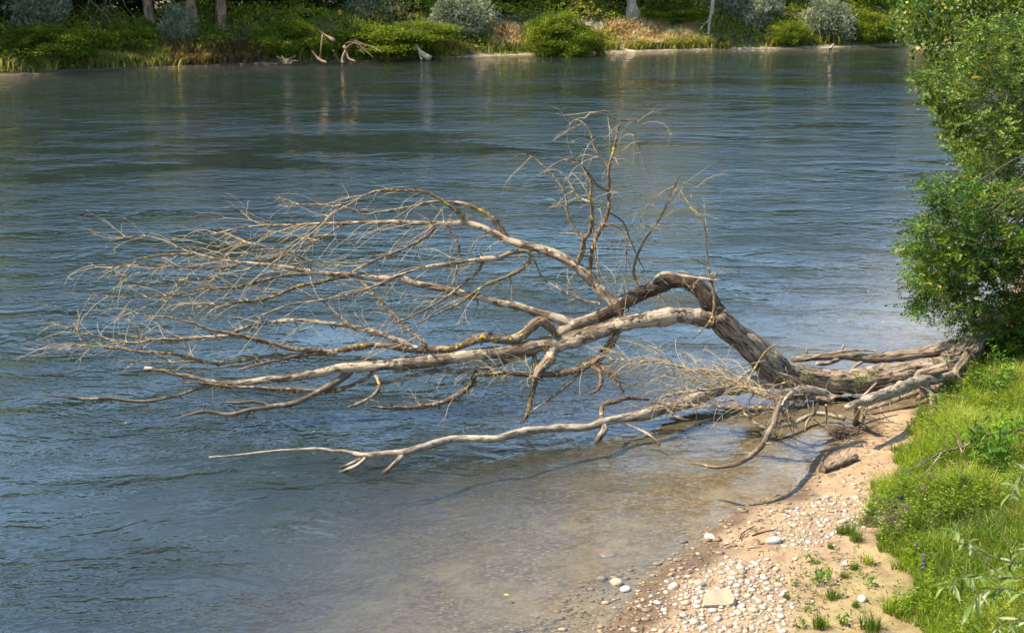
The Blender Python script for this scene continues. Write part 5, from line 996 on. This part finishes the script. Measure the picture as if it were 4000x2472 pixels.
# ---------------------------------------------------------------- willow sprays close to the camera
WL = empty('willow', (4.6, 7.4, float(ground([[4.6, 7.4]])[0]))); tag(WL, 'out of focus willow sprays with narrow grey green leaves at lower right', 'willow')
g = np.random.default_rng(61); SP = [([(2560, 1330), (2450, 1345), (2370, 1330), (2310, 1290), (2283, 1265)], 6.6), ([(2580, 1420), (2450, 1385), (2370, 1375), (2310, 1378), (2255, 1395)], 6.3), ([(2560, 1530), (2460, 1430), (2400, 1405), (2340, 1420), (2310, 1462)], 6.0), ([(2600, 1600), (2500, 1520), (2440, 1480), (2385, 1500), (2350, 1525)], 5.8), ([(2590, 1250), (2500, 1160), (2450, 1130), (2425, 1160), (2415, 1195)], 6.9), ([(2600, 1380), (2520, 1330), (2460, 1310), (2425, 1330), (2400, 1370)], 6.8)]
LEAFM = []
for i in range(4):
    v = np.array([[0, 0, 0], [.075, .25, .03], [.095, .5, .015], [.06, .78, -.04], [0, 1, -.13], [-.06, .78, -.04], [-.095, .5, .015], [-.075, .25, .03], [0, .25, -.01], [0, .5, -.03], [0, .78, -.08]]); F = np.array([[0, 1, 8, 8], [1, 2, 9, 8], [2, 3, 10, 9], [3, 4, 10, 10], [0, 8, 7, 7], [8, 9, 6, 7], [9, 10, 5, 6], [10, 4, 5, 5]])
    v = v + np.column_stack([np.zeros(11), np.zeros(11), g.normal(0, .01, 11)]); m_ = mesh('leaf', v, F, np.array([(.10, .17, .02), (.18, .24, .05), (.05, .09, .012), (.30, .33, .16)][i]), smooth=True); m_.materials.append(M_leaf_glossy); LEAFM.append(m_)
b0 = np.array(WL.location); tp = np.array([4.2, 6.9, 7.9]); a, r = resample(np.stack([b0 - [0, 0, .3], (b0 + tp) / 2 + [.1, 0, 0], tp]), [.12, .09, .05], .3, .1, 1); v_, f_, bk = tube(a, r, 10, .05); bg = Bag(); bg.add(v_, f_, B=bk); bg.obj('trunk', M_dead, WL, True)
for pts, Y in SP:
    W3 = np.array([at_y(x * D2O, y * D2O, Y - .12 * i) for i, (x, y) in enumerate(pts)]); W3 = np.vstack([tp, W3]); a, r = resample(W3, np.linspace(.005, .0012, len(W3)), .03, 0); v_, f_, bk = tube(a, r, 5); bg = Bag(); bg.add(v_, f_, B=bk); st = bg.obj('stem', M_dead, WL, True)
    i0 = int(len(a) * .35)
    for j in range(i0, len(a) - 1):
        for q in range(g.integers(1, 3)):
            T = unit(a[j + 1] - a[j]); A = unit(T * .8 + rnd_dir(1, g)[0] * .75 + [0, 0, -.15]); M3 = frames(A[None], g)[0]; s_ = g.uniform(.06, .11)
            o = bpy.data.objects.new('leaf', LEAFM[g.integers(0, 4)]); COL.objects.link(o); o.parent = st
            mt = Matrix([list(M3[0]) + [0], list(M3[1]) + [0], list(M3[2]) + [0], [0, 0, 0, 1]]); o.matrix_world = Matrix.Translation(Vector(a[j])) @ mt @ Matrix.Scale(s_, 4)
            o.matrix_parent_inverse = Matrix.Translation(-Vector(WL.location)); o.matrix_basis = Matrix.Translation(Vector(a[j])) @ mt @ Matrix.Scale(s_, 4)
for st in [c for c in WL.children if c.name.startswith('stem')]:
    for lf in st.children: lf.matrix_parent_inverse = Matrix.Identity(4)
# fallen leaves drifting on the water
g = np.random.default_rng(19); m_ = mesh('floating_leaf', [[-.5, 0, 0], [0, .4, .05], [.5, 0, 0], [0, -.4, .05]], [[0, 1, 2, 3]], np.array([.5, .42, .14])); m_.materials.append(M_leaf)
for (x, y) in ((905, 645), (620, 760), (530, 800), (2075, 695), (1990, 580), (2110, 770), (2190, 700), (1700, 610), (1760, 705), (700, 935), (750, 1030), (1390, 960), (1210, 1420), (300, 1010)):
    o = obj('floating_leaf', m_, None, loc=Dz(x, y, .012)); k = g.uniform(.06, .11); o.scale = (k, k, k); o.rotation_euler = (0, 0, g.uniform(0, 6)); tag(o, 'tiny pale yellow leaf drifting on the river surface', 'leaf', 'leaves drifting on the river')
